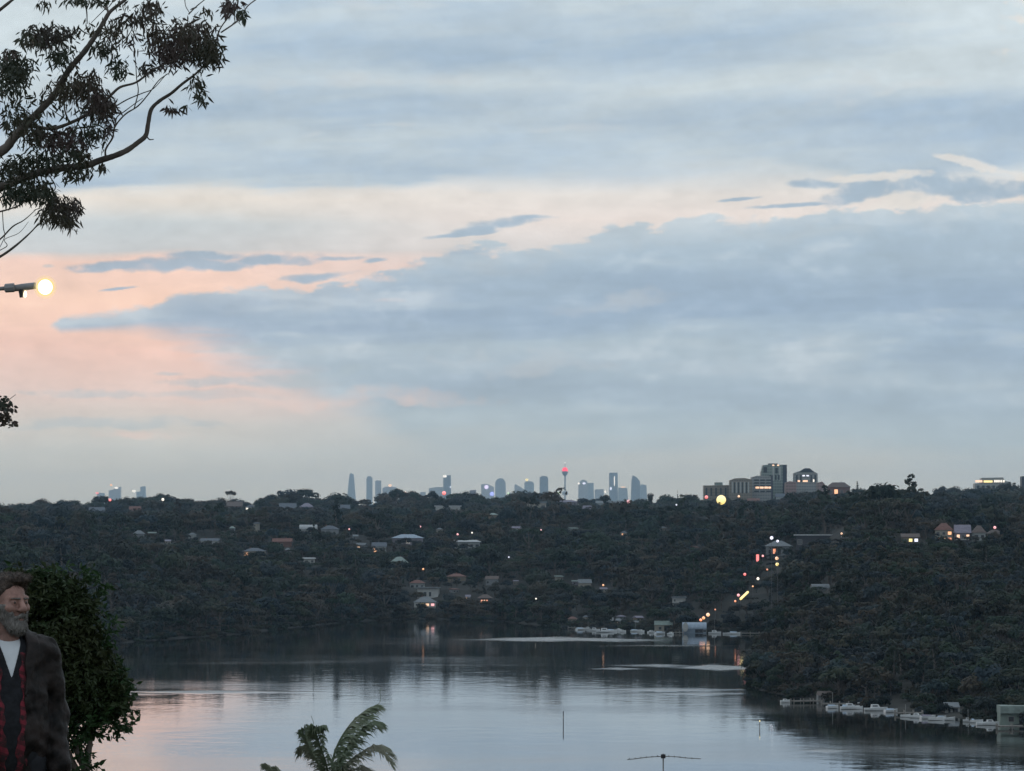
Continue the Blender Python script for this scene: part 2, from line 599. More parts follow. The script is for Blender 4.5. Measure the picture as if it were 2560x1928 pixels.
SHORE = [(-900, 1820), (-300, 1930), (0, 2010), (300, 2060), (600, 2250), (900, 2580), (1050, 2660), (1250, 2580), (1420, 2390), (1700, 2285), (1950, 2275), (2600, 2260), (3500, 2260)]
CREST_Y = [(-900, 1320), (0, 1318), (300, 1312), (600, 1316), (900, 1312), (1200, 1302), (1500, 1298), (1750, 1302), (1950, 1288), (2100, 1276), (2250, 1268), (2380, 1292), (2560, 1296), (3500, 1300)]
CREST_D = [(-900, 3200), (600, 3300), (900, 3350), (1200, 3600), (1500, 3600), (1750, 3300), (1950, 2950), (2100, 2750), (2250, 2650), (3500, 2600)]
RIDGE_Y = [(-900, 1283), (0, 1280), (90, 1274), (200, 1270), (300, 1263), (420, 1258), (500, 1270), (600, 1266), (700, 1256), (800, 1258), (900, 1265), (1000, 1254), (1100, 1254), (1200, 1254), (1280, 1262), (1350, 1256), (1450, 1260), (1550, 1260), (1680, 1260), (1760, 1258), (1900, 1260), (2060, 1248), (2150, 1244), (2250, 1248), (2330, 1250), (2400, 1240), (2560, 1244), (3500, 1253)]
HEAD_N = [(1860, 1530), (1880, 1480), (1900, 1440), (2000, 1366), (2200, 1288), (2400, 1222), (2560, 1165), (3500, 900)]
HEAD_F = [(1860, 1530), (1880, 1580), (1920, 1690), (1960, 1900), (2010, 2300), (2050, 9000), (3500, 9000)]
_nr = np.random.default_rng(3)
_waves = [(_nr.uniform(0, 6.28), (2 * math.pi / L) * math.cos(a), (2 * math.pi / L) * math.sin(a), A) for L, A in ((420, 3.0), (300, 3.0), (210, 2.6), (140, 2.2), (95, 1.6), (60, 1.0)) for a in _nr.uniform(0, 6.28, 2)]


RD = 5300.0


def relief(x, y):
    return sum(A * np.sin(kx * x + ky * y + ph) for ph, kx, ky, A in _waves)


def canopy(px, d):
    """height of the tree tops (m over the river)"""
    d0, dc = tab(px, SHORE), tab(px, CREST_D)
    zc = EYE - (tab(px, CREST_Y) - HZ) / F * dc
    zr = EYE - (tab(px, RIDGE_Y) - HZ) / F * RD
    t = (d - d0) / (dc - d0)
    up = zc * np.clip(t, 0, 1) ** 0.62
    far = np.where(t < 0, np.maximum(t * 60, -6), up)
    vz = zc - 15
    dv = dc + 380
    back = np.where(d < dv, zc + (vz - zc) * np.clip((d - dc) / 380, 0, 1), vz + (zr - vz) * np.clip((d - dv) / (RD - dv), 0, 1) ** 0.8)
    back = np.where(d > RD, zr - np.clip((d - RD) / 700, 0, 1) * 45, back)
    far = np.where(t > 1, back, far)
    dn, df = tab(px, HEAD_N), tab(px, HEAD_F)
    th = (d - dn) / (dc - dn)
    w = 0.42 + 0.58 * np.clip((px - 1880) / 220.0, 0, 1)
    hd = np.where(th < 0, np.maximum(th * 60, -6), zc * np.clip(th, 0, 1) ** 0.60 * w)
    hd = np.minimum(hd, (df - d) * 0.16)
    hd = np.where((px < 1860) | (d > dc), -6, hd)
    z = np.maximum(far, np.maximum(hd, -6))
    x = (px - 1280) / F * d
    amp = np.clip(z / 22.0, 0, 1) * np.where(d > 4300, 0.4, 1.0)
    return z + relief(x, d) * amp * 0.55


def ground(px, d):
    c = canopy(px, d)
    return c - np.where(c > 0, np.minimum(8.0, c * 0.8), 0.0)


def ground_at(x, d):
    return float(ground(np.array(1280 + x / d * F), np.array(float(d))))


m_soil = mat('woodland_soil', (0.03, 0.028, 0.024), 0.95, 0.4, 0.05)
pxs = np.concatenate([np.arange(-2600, -400, 110), np.arange(-400, 1840, 24), np.arange(1840, 2060, 10), np.arange(2060, 3000, 24), np.arange(3000, 5400, 110)]).astype(float)
ds = np.concatenate([np.arange(850, 2960, 16), np.arange(2960, 5950, 34), np.array([6050, 6400, 7200, 8500, 10500, 13000, 16000, 20000, 29000])]).astype(float)
GP, GD = np.meshgrid(pxs, ds)
gz = ground(GP, GD)
gz = np.where(GD > 6000, np.maximum(gz, 20) * 0 + 30.0 - np.clip((GD - 6000) / 3000, 0, 1) * 12, gz)
verts = np.stack([(GP - 1280) / F * GD, GD, gz], -1).reshape(-1, 3)
nu = len(pxs)
ii = (np.arange(len(ds) - 1)[:, None] * nu + np.arange(nu - 1)[None, :]).ravel()
hill = mesh_obj('hill', verts, np.stack([ii, ii + 1, ii + nu + 1, ii + nu], -1), m_soil, smooth=True)
hill['kind'] = 'structure'

# the slope the camera stands on
m_grass = mat('hillside_grass', (0.05, 0.065, 0.03), 0.95, 0.45, 0.6, col2=(0.09, 0.085, 0.045, 1))


def near_z(y, x=0.0):
    z = np.interp(y, [-60, 0, 14, 22, 60, 110, 200, 480, 600], [48.6, 48.15, 48.06, 48.03, 43.5, 38.2, 29.5, 0.4, -8])
    return float(z) + 0.25 * math.sin(x * 0.11 + y * 0.05) * min(1.0, abs(y - 24) / 40.0 if y > 24 else 0.0)


nx, ny = np.linspace(-260, 260, 53), np.concatenate([np.linspace(-60, 60, 61), np.linspace(70, 600, 54)])
gv = [(x, y, near_z(y, x)) for y in ny for x in nx]
gf = [(j * 53 + i, j * 53 + i + 1, (j + 1) * 53 + i + 1, (j + 1) * 53 + i) for j in range(len(ny) - 1) for i in range(52)]
gr = mesh_obj('ground', gv, gf, m_grass, smooth=True)
gr['kind'] = 'structure'

# ------------------------------------------------------------------ river
m_w = bpy.data.materials.new('river_water')
m_w.use_nodes = True
nt = m_w.node_tree
bs = nt.nodes['Principled BSDF']
bs.inputs['Base Color'].default_value = (0.020, 0.022, 0.020, 1)
bs.inputs['IOR'].default_value = 1.333
bs.inputs['Specular IOR Level'].default_value = 0.5
ge = nt.nodes.new('ShaderNodeNewGeometry')
sp = nt.nodes.new('ShaderNodeSeparateXYZ')
nt.links.new(ge.outputs['Position'], sp.inputs[0])
wx, wy = E(nt, sp.outputs[0]), E(nt, sp.outputs[1])
wn = nd_noise(nt, nd_comb(nt, wx / 30.0, wy / 55.0, 0.3), 1.0, 4.0, 0.6, 0.4)
wb = nd_noise(nt, nd_comb(nt, wx / 160.0, wy / 120.0, 4.3), 1.0, 4.0, 0.55, 0.5)
ripple = None


def wpatch(px0, px1, y0, half):
    """a patch of wind-ruffled water or boat wash: world centre and half sizes from where it lies on the river"""
    d = EYE / ((y0 - HZ) / F)
    x0, x1 = col_x(px0, d), col_x(px1, d)
    hd = half * d * d / (EYE * F)
    return (x0 + x1) / 2, (x1 - x0) / 2, d, hd


for a in [(1180, 1580, 1598, 5.0), (1380, 1700, 1600, 4.0), (1500, 1870, 1615, 3.0), (1690, 1900, 1668, 7.0), (1540, 1760, 1663, 4.0), (1480, 1620, 1672, 3.0),
          (1500, 1860, 1722, 4.0), (1620, 1880, 1733, 3.0), (315, 700, 1729, 4.0), (260, 420, 1735, 3.0), (2000, 2110, 1872, 5.0)]:
    cx, hx, cyy, hy = wpatch(*a)
    q = (((wx - cx) / (hx * 1.25))._m('ABSOLUTE') + ((wy - cyy + (wb - 0.5) * hy * 2.5 + (wn - 0.5) * hy * 1.6) / (hy * 1.3))._m('ABSOLUTE') + (wn - 0.5) * 0.9).ss(1.35, -0.2)
    q = q * (1.0 if a[2] in (1598, 1600, 1668, 1729) else 0.45)
    ripple = q if ripple is None else ripple.mx(q)
rough = wb.ss(0.42, 0.75) * 0.05 + 0.028 + ripple * 0.27
nt.links.new(rough.s, bs.inputs['Roughness'])
hgt = nd_noise(nt, nd_comb(nt, wx / 7.0, wy / 11.0, 1.7), 1.0, 3.0, 0.6) * 0.5 + wn * 0.8
bp = nt.nodes.new('ShaderNodeBump')
bp.inputs['Strength'].default_value = 0.13
bp.inputs['Distance'].default_value = 1.0
nt.links.new((hgt * (ripple * 1.5 + 0.5)).s, bp.inputs['Height'])
nt.links.new(bp.outputs[0], bs.inputs['Normal'])
wv = [(-3500, -400, 0), (3500, -400, 0), (3500, 5200, 0), (-3500, 5200, 0)]
river = mesh_obj('river_water', wv, [(0, 1, 2, 3)], m_w)
river['kind'] = 'structure'

# ------------------------------------------------------------------ woods
m_leaf = leaf_mat('gum_foliage', (0.022, 0.036, 0.021, 1), (0.060, 0.047, 0.034, 1), (0.018, 0.031, 0.042, 1), 1.2, patch=0.012)
m_bark = mat('gum_bark', (0.11, 0.095, 0.085), 0.9, 0.4, 0.8)


def make_crown(lobes, n_leaf, size, seed):
    r = np.random.default_rng(seed)
    V_, F_ = [], []
    for (cx, cy_, cz, rx, ry, rz) in lobes:
        n = int(n_leaf * (rx * rz) / 4.0)
        dirs = r.normal(size=(n, 3))
        dirs /= np.linalg.norm(dirs, axis=1)[:, None]
        dirs[:, 2] = np.where(dirs[:, 2] < -0.35, -dirs[:, 2], dirs[:, 2])
        rad = r.uniform(0.62, 1.06, n)[:, None]
        c = np.array([cx, cy_, cz]) + dirs * rad * np.array([rx, ry, rz])
        nrm = dirs * np.array([1, 1, 1.25]) + r.normal(size=(n, 3)) * 0.20
        nrm /= np.linalg.norm(nrm, axis=1)[:, None]
        t1 = np.cross(nrm, r.normal(size=(n, 3)))
        t1 /= np.linalg.norm(t1, axis=1)[:, None]
        t2 = np.cross(nrm, t1)
        s1 = size * r.uniform(0.55, 1.35, n)[:, None]
        s2 = size * r.uniform(0.4, 1.0, n)[:, None]
        q = np.stack([c - t1 * s1, c - t2 * s2 * r.uniform(.3, 1, (n, 1)), c + t1 * s1, c + t2 * s2], 1)
        V_.append(q.reshape(-1, 3))
    V_ = np.concatenate(V_)
    F_ = np.arange(len(V_)).reshape(-1, 4)
    return V_, F_


def lobes_for(kind, seed):
    r = random.Random(seed)
    L = []
    if kind == 'dome':
        for k in range(9):
            a, q = k * 2.4, 0.5 + 2.4 * math.sqrt(k / 9)
            L.append((q * math.cos(a), q * math.sin(a), 6.3 - q * 0.55 + r.uniform(-.5, .5), r.uniform(1.3, 1.9), r.uniform(1.3, 1.9), r.uniform(1.0, 1.5)))
    elif kind == 'gum':
        for k in range(8):
            a, q = r.uniform(0, 6.28), r.uniform(0.6, 2.9)
            L.append((q * math.cos(a), q * math.sin(a), r.uniform(4.2, 8.2), r.uniform(0.9, 1.6), r.uniform(0.9, 1.6), r.uniform(0.6, 1.1)))
    elif kind == 'round':
        L = [(0, 0, 4.6, 2.9, 2.9, 2.6)]
        for k in range(6):
            a = k * 1.05 + r.uniform(-.3, .3)
            L.append((2.2 * math.cos(a), 2.2 * math.sin(a), r.uniform(3.6, 5.8), 1.4, 1.4, 1.2))
    elif kind == 'umbrella':
        for k in range(8):
            a, q = k * 2.4, 0.4 + 3.4 * math.sqrt(k / 8)
            L.append((q * math.cos(a), q * math.sin(a), 7.2 - q * 0.22 + r.uniform(-.3, .3), r.uniform(1.3, 2.0), r.uniform(1.3, 2.0), r.uniform(.55, .9)))
    elif kind == 'tall':
        for k in range(9):
            z = 3.0 + k * 0.75
            w = 2.0 * (1 - k / 13)
            a = r.uniform(0, 6.28)
            L.append((w * .6 * math.cos(a), w * .6 * math.sin(a), z, w * .8, w * .8, 0.9))
    elif kind == 'shrub':
        for k in range(7):
            a, q = k * 2.4, 0.3 + 2.3 * math.sqrt(k / 7)
            L.append((q * math.cos(a), q * math.sin(a), 1.1 + r.uniform(-.3, .9) - q * .1, r.uniform(1.1, 1.6), r.uniform(1.1, 1.6), r.uniform(1.0, 1.5)))
    elif kind == 'conifer':
        for k in range(11):
            z = 1.2 + k * 0.95
            w = 1.55 * (1 - k / 11.5)
            L.append((0, 0, z, w, w, 0.62))
    return L


def trunk_mesh(lobes, seed):
    r = random.Random(seed)
    mb = MB()
    top = max(l[2] for l in lobes)
    pts = [(0, 0, -1.5), (0.1, 0.05, 1.2), (r.uniform(-.3, .3), r.uniform(-.3, .3), top * .45), (r.uniform(-.5, .5), r.uniform(-.5, .5), top * .8)]
    mb.tube(pts, [0.32, 0.26, 0.2, 0.1], 6)
    for l in lobes[:6]:
        b = Vector(pts[2])
        e = Vector(l[:3])
        mb.tube([b, b.lerp(e, .5) + Vector((0, 0, -.2)), e], [0.13, 0.09, 0.05], 5)
    return mb


KINDS = [('dome', 1, 100, .50), ('gum', 2, 130, .46), ('round', 3, 100, .52), ('umbrella', 4, 110, .46), ('tall', 5, 130, .46), ('dome', 6, 130, .44), ('round', 7, 110, .46), ('shrub', 8, 130, .40)]
CR_ME, TR_ME = [], []
for kd, sd, nl_, sz in KINDS:
    L = lobes_for(kd, sd)
    v_, f_ = make_crown(L, nl_, sz, sd)
    me = bpy.data.meshes.new('crown')
    me.from_pydata(v_.tolist(), [], f_.tolist())
    me.materials.append(m_leaf)
    CR_ME.append(me)
    mb = trunk_mesh(L, sd)
    me = bpy.data.meshes.new('trunk')
    me.from_pydata(mb.v, [], mb.f)
    me.materials.append(m_bark)
    TR_ME.append(me)
HGT = [max(l[2] + l[5] for l in lobes_for(k[0], k[1])) for k in KINDS]

CLEAR = []      # (px centre, half width px, y top, y base, d): sight lines kept open in front of houses


def scatter():
    r = np.random.default_rng(8)
    pts = []
    for (da, db, sp_) in ((1000, 2000, 7.4), (2000, 3000, 8.0), (3000, 3750, 8.8), (4250, 5450, 12.0)):
        d = da
        while d < db:
            n = int(4000 / F * d / sp_)
            px = -700 + 4000 * (np.arange(n) + r.uniform(-.45, .45, n)) / n
            dd = d + r.uniform(-.5, .5, n) * sp_
            pts.append(np.stack([px, dd], 1))
            d += sp_
    p = np.concatenate(pts)
    px, d = p[:, 0], p[:, 1]
    g = ground(px, d)
    k = g > 0.06
    px, d, g = px[k], d[k], g[k]
    s = r.uniform(0.7, 1.3, len(px)) ** 1.6 * 1.05 * np.where(r.random(len(px)) < 0.12, 1.25, 1.0)
    far = d > 4200
    s = np.where(far, s * np.where(r.random(len(px)) < .25, r.uniform(1.7, 2.4, len(px)), r.uniform(.9, 1.6, len(px))), s)
    s *= np.clip(0.85 + g / 10.0, 0.85, 1.0)
    big = (~far) & (r.random(len(px)) < 0.20)
    s = np.where(big, s * r.uniform(1.3, 1.9, len(px)), s)
    s = np.where(d < 1900, np.minimum(s, 1.55), s)
    kind = r.integers(0, len(KINDS) - 1, len(px))
    kind = np.where(far, np.array([0, 2, 6, 2, 0, 2, 6])[kind], kind)
    flat = np.where(far, 0.82, r.uniform(0.8, 1.1, len(px)))
    # undergrowth down to the water's edge
    ug = (g < 4.0) & (d < 2900)
    ex = np.nonzero(ug)[0]
    ex = np.concatenate([ex, ex, ex])
    px = np.concatenate([px, px[ex] + r.uniform(-14, 14, len(ex))])
    d = np.concatenate([d, d[ex] + r.uniform(-9, 4, len(ex))])
    g = np.concatenate([g, ground(px[-len(ex):], d[-len(ex):])])
    s = np.concatenate([s, r.uniform(0.7, 1.25, len(ex))])
    kind = np.concatenate([kind, np.full(len(ex), len(KINDS) - 1)])
    flat = np.concatenate([flat, r.uniform(.8, 1.2, len(ex))])
    k = g > -0.5
    px, d, g, s, kind, flat = px[k], d[k], g[k], s[k], kind[k], flat[k]
    h = np.array(HGT)[kind] * s * flat
    return px, d, g, s, kind, h, r.uniform(0, 6.28, len(px)), flat


TPX, TD, TG, TS, TK, TH_, TR_, TF = scatter()
TY = scr_y(TG + TH_, TD)          # row of each tree top


# ================================================================== houses on the far banks
def wallm(key):
    cols = {'white': (0.42, 0.42, 0.41), 'cream': (0.32, 0.295, 0.25), 'grey': (0.22, 0.23, 0.24), 'pale': (0.32, 0.34, 0.34), 'brick': (0.16, 0.09, 0.075),
            'mauve': (0.20, 0.185, 0.22), 'dark': (0.07, 0.07, 0.08), 'green': (0.24, 0.29, 0.26), 'tan': (0.22, 0.18, 0.14), 'blue': (0.20, 0.25, 0.31)}
    return mat('painted_wall_' + key, cols[key], 0.85, 0.10, 0.35)


def roofm(key):
    cols = {'terracotta': (0.17, 0.085, 0.07), 'slate': (0.11, 0.125, 0.15), 'iron': (0.17, 0.185, 0.20), 'white': (0.40, 0.41, 0.42), 'brown': (0.13, 0.10, 0.09),
            'mauve': (0.22, 0.20, 0.25), 'greenish': (0.24, 0.29, 0.27), 'blue': (0.30, 0.36, 0.44)}
    return mat('roof_' + key, cols[key], 0.7, 0.18, 0.6, stretch=(1, 3, 1))


m_glass = mat('window_glass_dark', (0.06, 0.065, 0.075), 0.12, 0.1, 1.0, spec=0.8)
m_frame = mat('window_frame_white', (0.32, 0.32, 0.31), 0.6, 0.05, 1.0)


def litm(key):
    cols = {'amber': (1.0, 0.40, 0.11), 'peach': (1.0, 0.54, 0.27), 'white': (1.0, 0.88, 0.72), 'yellow': (1.0, 0.74, 0.20), 'pink': (1.0, 0.38, 0.38), 'red': (1.0, 0.13, 0.10),
            'cool': (0.86, 0.84, 1.0), 'orange': (1.0, 0.28, 0.07), 'green': (0.75, 1.0, 0.55), 'blue': (0.32, 0.36, 1.0), 'violet': (0.85, 0.70, 1.0)}
    c = cols[key]
    return mat('lamp_light_' + key, (0.8, 0.8, 0.8), 0.5, 0.05, 1.0, emit=(c[0], c[1], c[2], 1), es=1.25)


def find_d(px, y, lo, hi):
    dd = np.linspace(lo, hi, 600)
    yy = scr_y(ground(np.full(600, float(px)), dd) + 0.3, dd)
    k = np.nonzero(yy <= y)[0]
    return float(dd[k[0]]) if len(k) else float(dd[np.argmin(yy)])


ZONES = {'far': (2000, 3650), 'head': (1150, 2900), 'ridge': (4300, 5350)}


def window(parent, x, z, w, h, y, m, frame=True):
    """glass pane in a projecting frame; faces the river"""
    t = max(0.07, min(0.14, w * 0.08))
    f = MB()
    f.box(x - w / 2 - t, x - w / 2, y - 0.10, y, z - t, z + h + t).box(x + w / 2, x + w / 2 + t, y - 0.10, y, z - t, z + h + t)
    f.box(x - w / 2, x + w / 2, y - 0.10, y, z - t, z).box(x - w / 2, x + w / 2, y - 0.10, y, z + h, z + h + t)
    fo = f.build('window', m_frame, parent)
    MB().box(x - w / 2, x + w / 2, y - 0.05, y + 0.02, z, z + h).build('pane', m, fo)
    return fo


def house(px0, px1, yt, yb, zone, wall, roof, rtype, label, lit=(), storeys=1, cols=3, cat='house', balcony=False, group='houses on the wooded banks', rz=None, wh=None, clear=True, win=True, d=None, show=0.55):
    pc = (px0 + px1) / 2
    if d is None:
        d = find_d(pc, yb, *ZONES[zone])
    z = EYE - (yb - HZ) / F * d
    w = (px1 - px0) / F * d
    H = (yb - yt) / F * d
    g = ground_at(col_x(pc, d), d)
    dep = max(6.0, min(14.0, w * 0.75))
    root = empty('house', (col_x(pc, d), d, z), rz if rz is not None else random.uniform(-0.12, 0.12))
    tag(root, label, cat, group)
    rh = {'flat': 0.10, 'hip': 0.36, 'gable': 0.38, 'vault': 0.5, 'skillion': 0.25}[rtype] * H
    wz = H - rh
    low = min(0.0, g - z - 1.5)
    e = w * 0.04 + 0.25
    bw = w / 2 - e
    MB().box(-bw, bw, 0, dep, low, wz).build('wall', wallm(wall), root)
    rm = roofm(roof)
    rb = MB()
    x, y0, y1 = w / 2, -0.5, dep + 0.5
    if rtype == 'flat':
        rb.box(-x, x, -1.0, y1, wz, H)
    elif rtype == 'skillion':
        rb.poly([(-x, -.8, wz), (x, -.8, wz), (x, y1, wz), (-x, y1, wz), (-x, -.8, wz + .25), (x, -.8, wz + .25), (x, y1, H), (-x, y1, H)],
                [(0, 3, 2, 1), (4, 5, 6, 7), (0, 1, 5, 4), (2, 3, 7, 6), (0, 4, 7, 3), (1, 2, 6, 5)])
    elif rtype == 'hip':
        q = min(x * 0.75, (y1 - y0) / 2)
        ym = (y0 + y1) / 2
        rb.poly([(-x, y0, wz), (x, y0, wz), (x, y1, wz), (-x, y1, wz), (-x + q, ym, H), (x - q, ym, H)],
                [(0, 3, 2, 1), (0, 1, 5, 4), (1, 2, 5), (2, 3, 4, 5), (3, 0, 4)])
    elif rtype == 'gable':
        ym = (y0 + y1) / 2
        rb.poly([(-x, y0, wz), (x, y0, wz), (x, y1, wz), (-x, y1, wz), (-x, ym, H), (x, ym, H)], [(0, 3, 2, 1), (0, 1, 5, 4), (1, 2, 5), (2, 3, 4, 5), (3, 0, 4)])
    elif rtype == 'vault':
        n = 10
        pr = [(y0 + (y1 - y0) * (0.5 - 0.5 * math.cos(math.pi * k / n)), wz + rh * math.sin(math.pi * k / n)) for k in range(n + 1)]
        vs = [(s * x, a, b) for s in (-1, 1) for a, b in pr]
        rb.poly(vs, [(k, k + 1, n + 2 + k, n + 1 + k) for k in range(n)] + [tuple(range(n + 1))[::-1], tuple(range(n + 1, 2 * n + 2)), (0, n + 1, 2 * n + 1, n)])
    ro = rb.build('roof', rm, root)
    if rtype in ('hip', 'gable') and w > 12:
        cx = random.uniform(-.25, .25) * w
        MB().box(cx - .45, cx + .45, dep * .55, dep * .55 + .9, wz, H + 0.7).build('chimney', wallm('brick'), ro)
    lit = dict(lit)
    if win:
        sh = wz / storeys
        cw = 2 * bw / cols
        for s_ in range(storeys):
            for c_ in range(cols):
                k = s_ * cols + c_
                m = litm(lit[k]) if k in lit else m_glass
                if k not in lit and random.random() < 0.3:
                    continue
                ww, hh = cw * (random.uniform(.35, .62) if k not in lit else 0.6), sh * (0.40 if k not in lit else 0.5)
                window(root, -bw + cw * (c_ + .5), s_ * sh + sh * 0.24, ww, hh, 0.0, m)
    if balcony:
        bl = MB().box(-bw * 1.02, bw * 1.02, -2.0, -0.002, wz * .48, wz * .54).build('balcony', wallm('white'), root)
        rl = MB()
        rl.box(-bw, bw, -1.98, -1.9, wz * .54 + .85, wz * .54 + .95)
        n = max(4, int(w / 1.2))
        for k in range(n + 1):
            xx = -bw + 2 * bw * k / n
            rl.box(xx - .04, xx + .04, -1.97, -1.91, wz * .54, wz * .54 + .85)
        rl.build('railing', m_frame, bl)
    if clear:
        CLEAR.append((px0 - 3, px1 + 3, yt, yb, d, show))
    return root


H_ = house
# --- ridge and upper slopes, left
H_(322, 352, 1266, 1292, 'ridge', 'brick', 'terracotta', 'gable', 'brick house with orange lit front window below the left skyline trees', {1: 'orange', 0: 'peach'}, 1, 3, show=0.76)
H_(566, 606, 1254, 1285, 'ridge', 'brick', 'brown', 'gable', 'house with glaring pink lit window under a flat-topped skyline tree', {1: 'pink', 0: 'white'}, 1, 3, show=0.76)
H_(612, 640, 1263, 1276, 'ridge', 'white', 'slate', 'hip', 'low white house right of the pink lit window', {0: 'white'}, 1, 3)
H_(698, 742, 1258, 1290, 'ridge', 'grey', 'slate', 'gable', 'grey gabled house with one small lamp, left of a twin gable', {2: 'amber'}, 1, 3)
H_(748, 786, 1258, 1284, 'ridge', 'mauve', 'mauve', 'hip', 'mauve roofed house beside the grey gabled house on the ridge')
H_(105, 150, 1284, 1300, 'ridge', 'pale', 'iron', 'hip', 'pale house on the ridge near the left edge', {}, 1, 3)
H_(222, 262, 1268, 1292, 'ridge', 'blue', 'slate', 'gable', 'blue-grey house under skyline trees left of the orange window')
H_(332, 364, 1326, 1350, 'far', 'grey', 'iron', 'hip', 'small grey roofed house alone in the left woods', {}, 1, 2)
H_(500, 548, 1346, 1362, 'far', 'white', 'slate', 'gable', 'long low white fronted house in the left woods', {}, 1, 5)
H_(370, 392, 1330, 1342, 'far', 'pale', 'greenish', 'skillion', 'small shed roof beside the lone grey house', {}, 1, 2)
H_(470, 492, 1332, 1346, 'far', 'pale', 'iron', 'hip', 'tiny pale cottage above the long low white house', {}, 1, 2)
H_(748, 792, 1312, 1336, 'far', 'pale', 'white', 'vault', 'house with bright curved white roof left of a dark conifer', {}, 1, 3)
H_(800, 846, 1314, 1340, 'far', 'grey', 'slate', 'hip', 'slate roofed house right of the dark narrow conifer', {}, 1, 3)
H_(606, 668, 1370, 1392, 'far', 'cream', 'slate', 'hip', 'slate roofed house with an amber lit window at its left end', {0: 'amber'}, 1, 4, show=0.76)
H_(758, 790, 1394, 1408, 'far', 'white', 'white', 'skillion', 'small bright white roof low in the woods', {}, 1, 2)
H_(680, 730, 1346, 1368, 'far', 'brick', 'terracotta', 'gable', 'reddish house between the curved white roof and the amber window', {}, 1, 3)
# --- middle
H_(843, 876, 1262, 1288, 'ridge', 'mauve', 'slate', 'gable', 'mauve two storey house under the tapered city tower', {}, 2, 3)
H_(900, 926, 1264, 1284, 'ridge', 'brick', 'terracotta', 'hip', 'brick house with three small white lamps on the ridge', {0: 'white', 2: 'peach'}, 1, 3)
H_(966, 1000, 1256, 1276, 'ridge', 'tan', 'slate', 'gable', 'tan gabled house with one amber window beneath a peaked tree', {1: 'amber'}, 1, 3)
H_(1034, 1052, 1270, 1280, 'ridge', 'white', 'white', 'flat', 'small flat white roof left of the wide white house', {}, 1, 2)
H_(1086, 1154, 1264, 1292, 'ridge', 'white', 'white', 'flat', 'wide white house with overhanging flat roof on the ridge', {}, 1, 4, balcony=True)
H_(1318, 1368, 1254, 1292, 'ridge', 'cream', 'iron', 'flat', 'big cream block standing out of the ridge trees', {0: 'amber'}, 2, 3, show=0.76)
H_(1392, 1446, 1250, 1264, 'ridge', 'mauve', 'mauve', 'hip', 'long mauve roof right of the big cream block', {}, 1, 4)
H_(1488, 1550, 1252, 1268, 'ridge', 'pale', 'iron', 'gable', 'long iron roof below the dark twin slab tower', {}, 1, 5)
H_(1456, 1478, 1264, 1288, 'ridge', 'white', 'mauve', 'gable', 'narrow white gabled house among ridge trees', {}, 2, 2)
H_(978, 1062, 1336, 1362, 'far', 'mauve', 'blue', 'hip', 'long house with blue-grey hip roof in mid slope', {2: 'white'}, 1, 5)
H_(1140, 1204, 1350, 1372, 'far', 'pale', 'white', 'skillion', 'long bright white sloping roof in mid slope', {}, 1, 4, rz=0.25)
H_(974, 1022, 1392, 1432, 'far', 'green', 'greenish', 'hip', 'pale green two storey house above the waterside villa', {}, 2, 3)
H_(930, 968, 1356, 1384, 'far', 'pale', 'slate', 'gable', 'pale gabled house left of the blue-grey hip roof', {0: 'amber'}, 1, 3)
H_(1116, 1168, 1434, 1454, 'far', 'tan', 'terracotta', 'hip', 'low house with terracotta roof above the water', {}, 1, 4)
H_(1212, 1246, 1440, 1462, 'far', 'grey', 'brown', 'gable', 'dull grey gabled house right of the terracotta roof', {}, 1, 3)
H_(1446, 1480, 1448, 1474, 'far', 'cream', 'iron', 'gable', 'cream gabled house half hidden in the middle woods', {}, 1, 3)
H_(1022, 1064, 1450, 1472, 'far', 'pale', 'terracotta', 'hip', 'pale house with reddish roof, topmost of the waterside cluster', {}, 1, 3)
H_(1040, 1098, 1468, 1497, 'far', 'white', 'iron', 'flat', 'white flat roofed house behind the lit waterside villa', {}, 1, 4)
H_(1032, 1092, 1492, 1530, 'far', 'white', 'iron', 'hip', 'white waterside villa with amber and pink lit upper windows', {7: 'pink', 6: 'peach', 5: 'yellow'}, 2, 4, balcony=True, show=0.76)
H_(1192, 1230, 1486, 1512, 'far', 'dark', 'brown', 'hip', 'dark house with a bright amber window strip near the water', {1: 'orange', 2: 'peach', 3: 'orange'}, 1, 5, show=0.76)
H_(1678, 1716, 1492, 1518, 'far', 'white', 'iron', 'flat', 'white house with two balcony tiers above the barrel roofed boathouse', {}, 2, 3, balcony=True)
# --- right
H_(1914, 1982, 1352, 1390, 'head', 'grey', 'iron', 'hip', 'grey house under two cool white lamps with amber lit entrance', {1: 'orange'}, 1, 5)
H_(1984, 2108, 1336, 1368, 'head', 'dark', 'white', 'flat', 'long house with thin white roof line on the right slope', {5: 'white'}, 1, 6, balcony=False)
H_(2030, 2074, 1460, 1486, 'head', 'grey', 'iron', 'vault', 'small house with rounded grey roof in the right woods', {}, 1, 3)
H_(2334, 2384, 1308, 1356, 'head', 'cream', 'terracotta', 'hip', 'cream villa with three glowing orange windows and red hip roof', {0: 'orange', 1: 'peach', 2: 'orange', 5: 'amber'}, 2, 3, show=0.76)
H_(2386, 2428, 1312, 1366, 'head', 'mauve', 'mauve', 'gable', 'mauve two storey villa between two pale villas', {3: 'peach', 5: 'peach'}, 2, 3, balcony=True, show=0.76)
H_(2430, 2466, 1314, 1364, 'head', 'pale', 'brown', 'hip', 'pale villa with brown roof right of the mauve villa', {1: 'amber'}, 2, 2, show=0.76)
H_(2468, 2508, 1324, 1352, 'head', 'tan', 'brown', 'hip', 'low tan house at the right end of the villa row', {}, 1, 3)
H_(2252, 2300, 1334, 1358, 'head', 'tan', 'brown', 'gable', 'dark gabled house with a yellow lit window left of the villa row', {1: 'yellow', 2: 'cool'}, 1, 3, show=0.76)
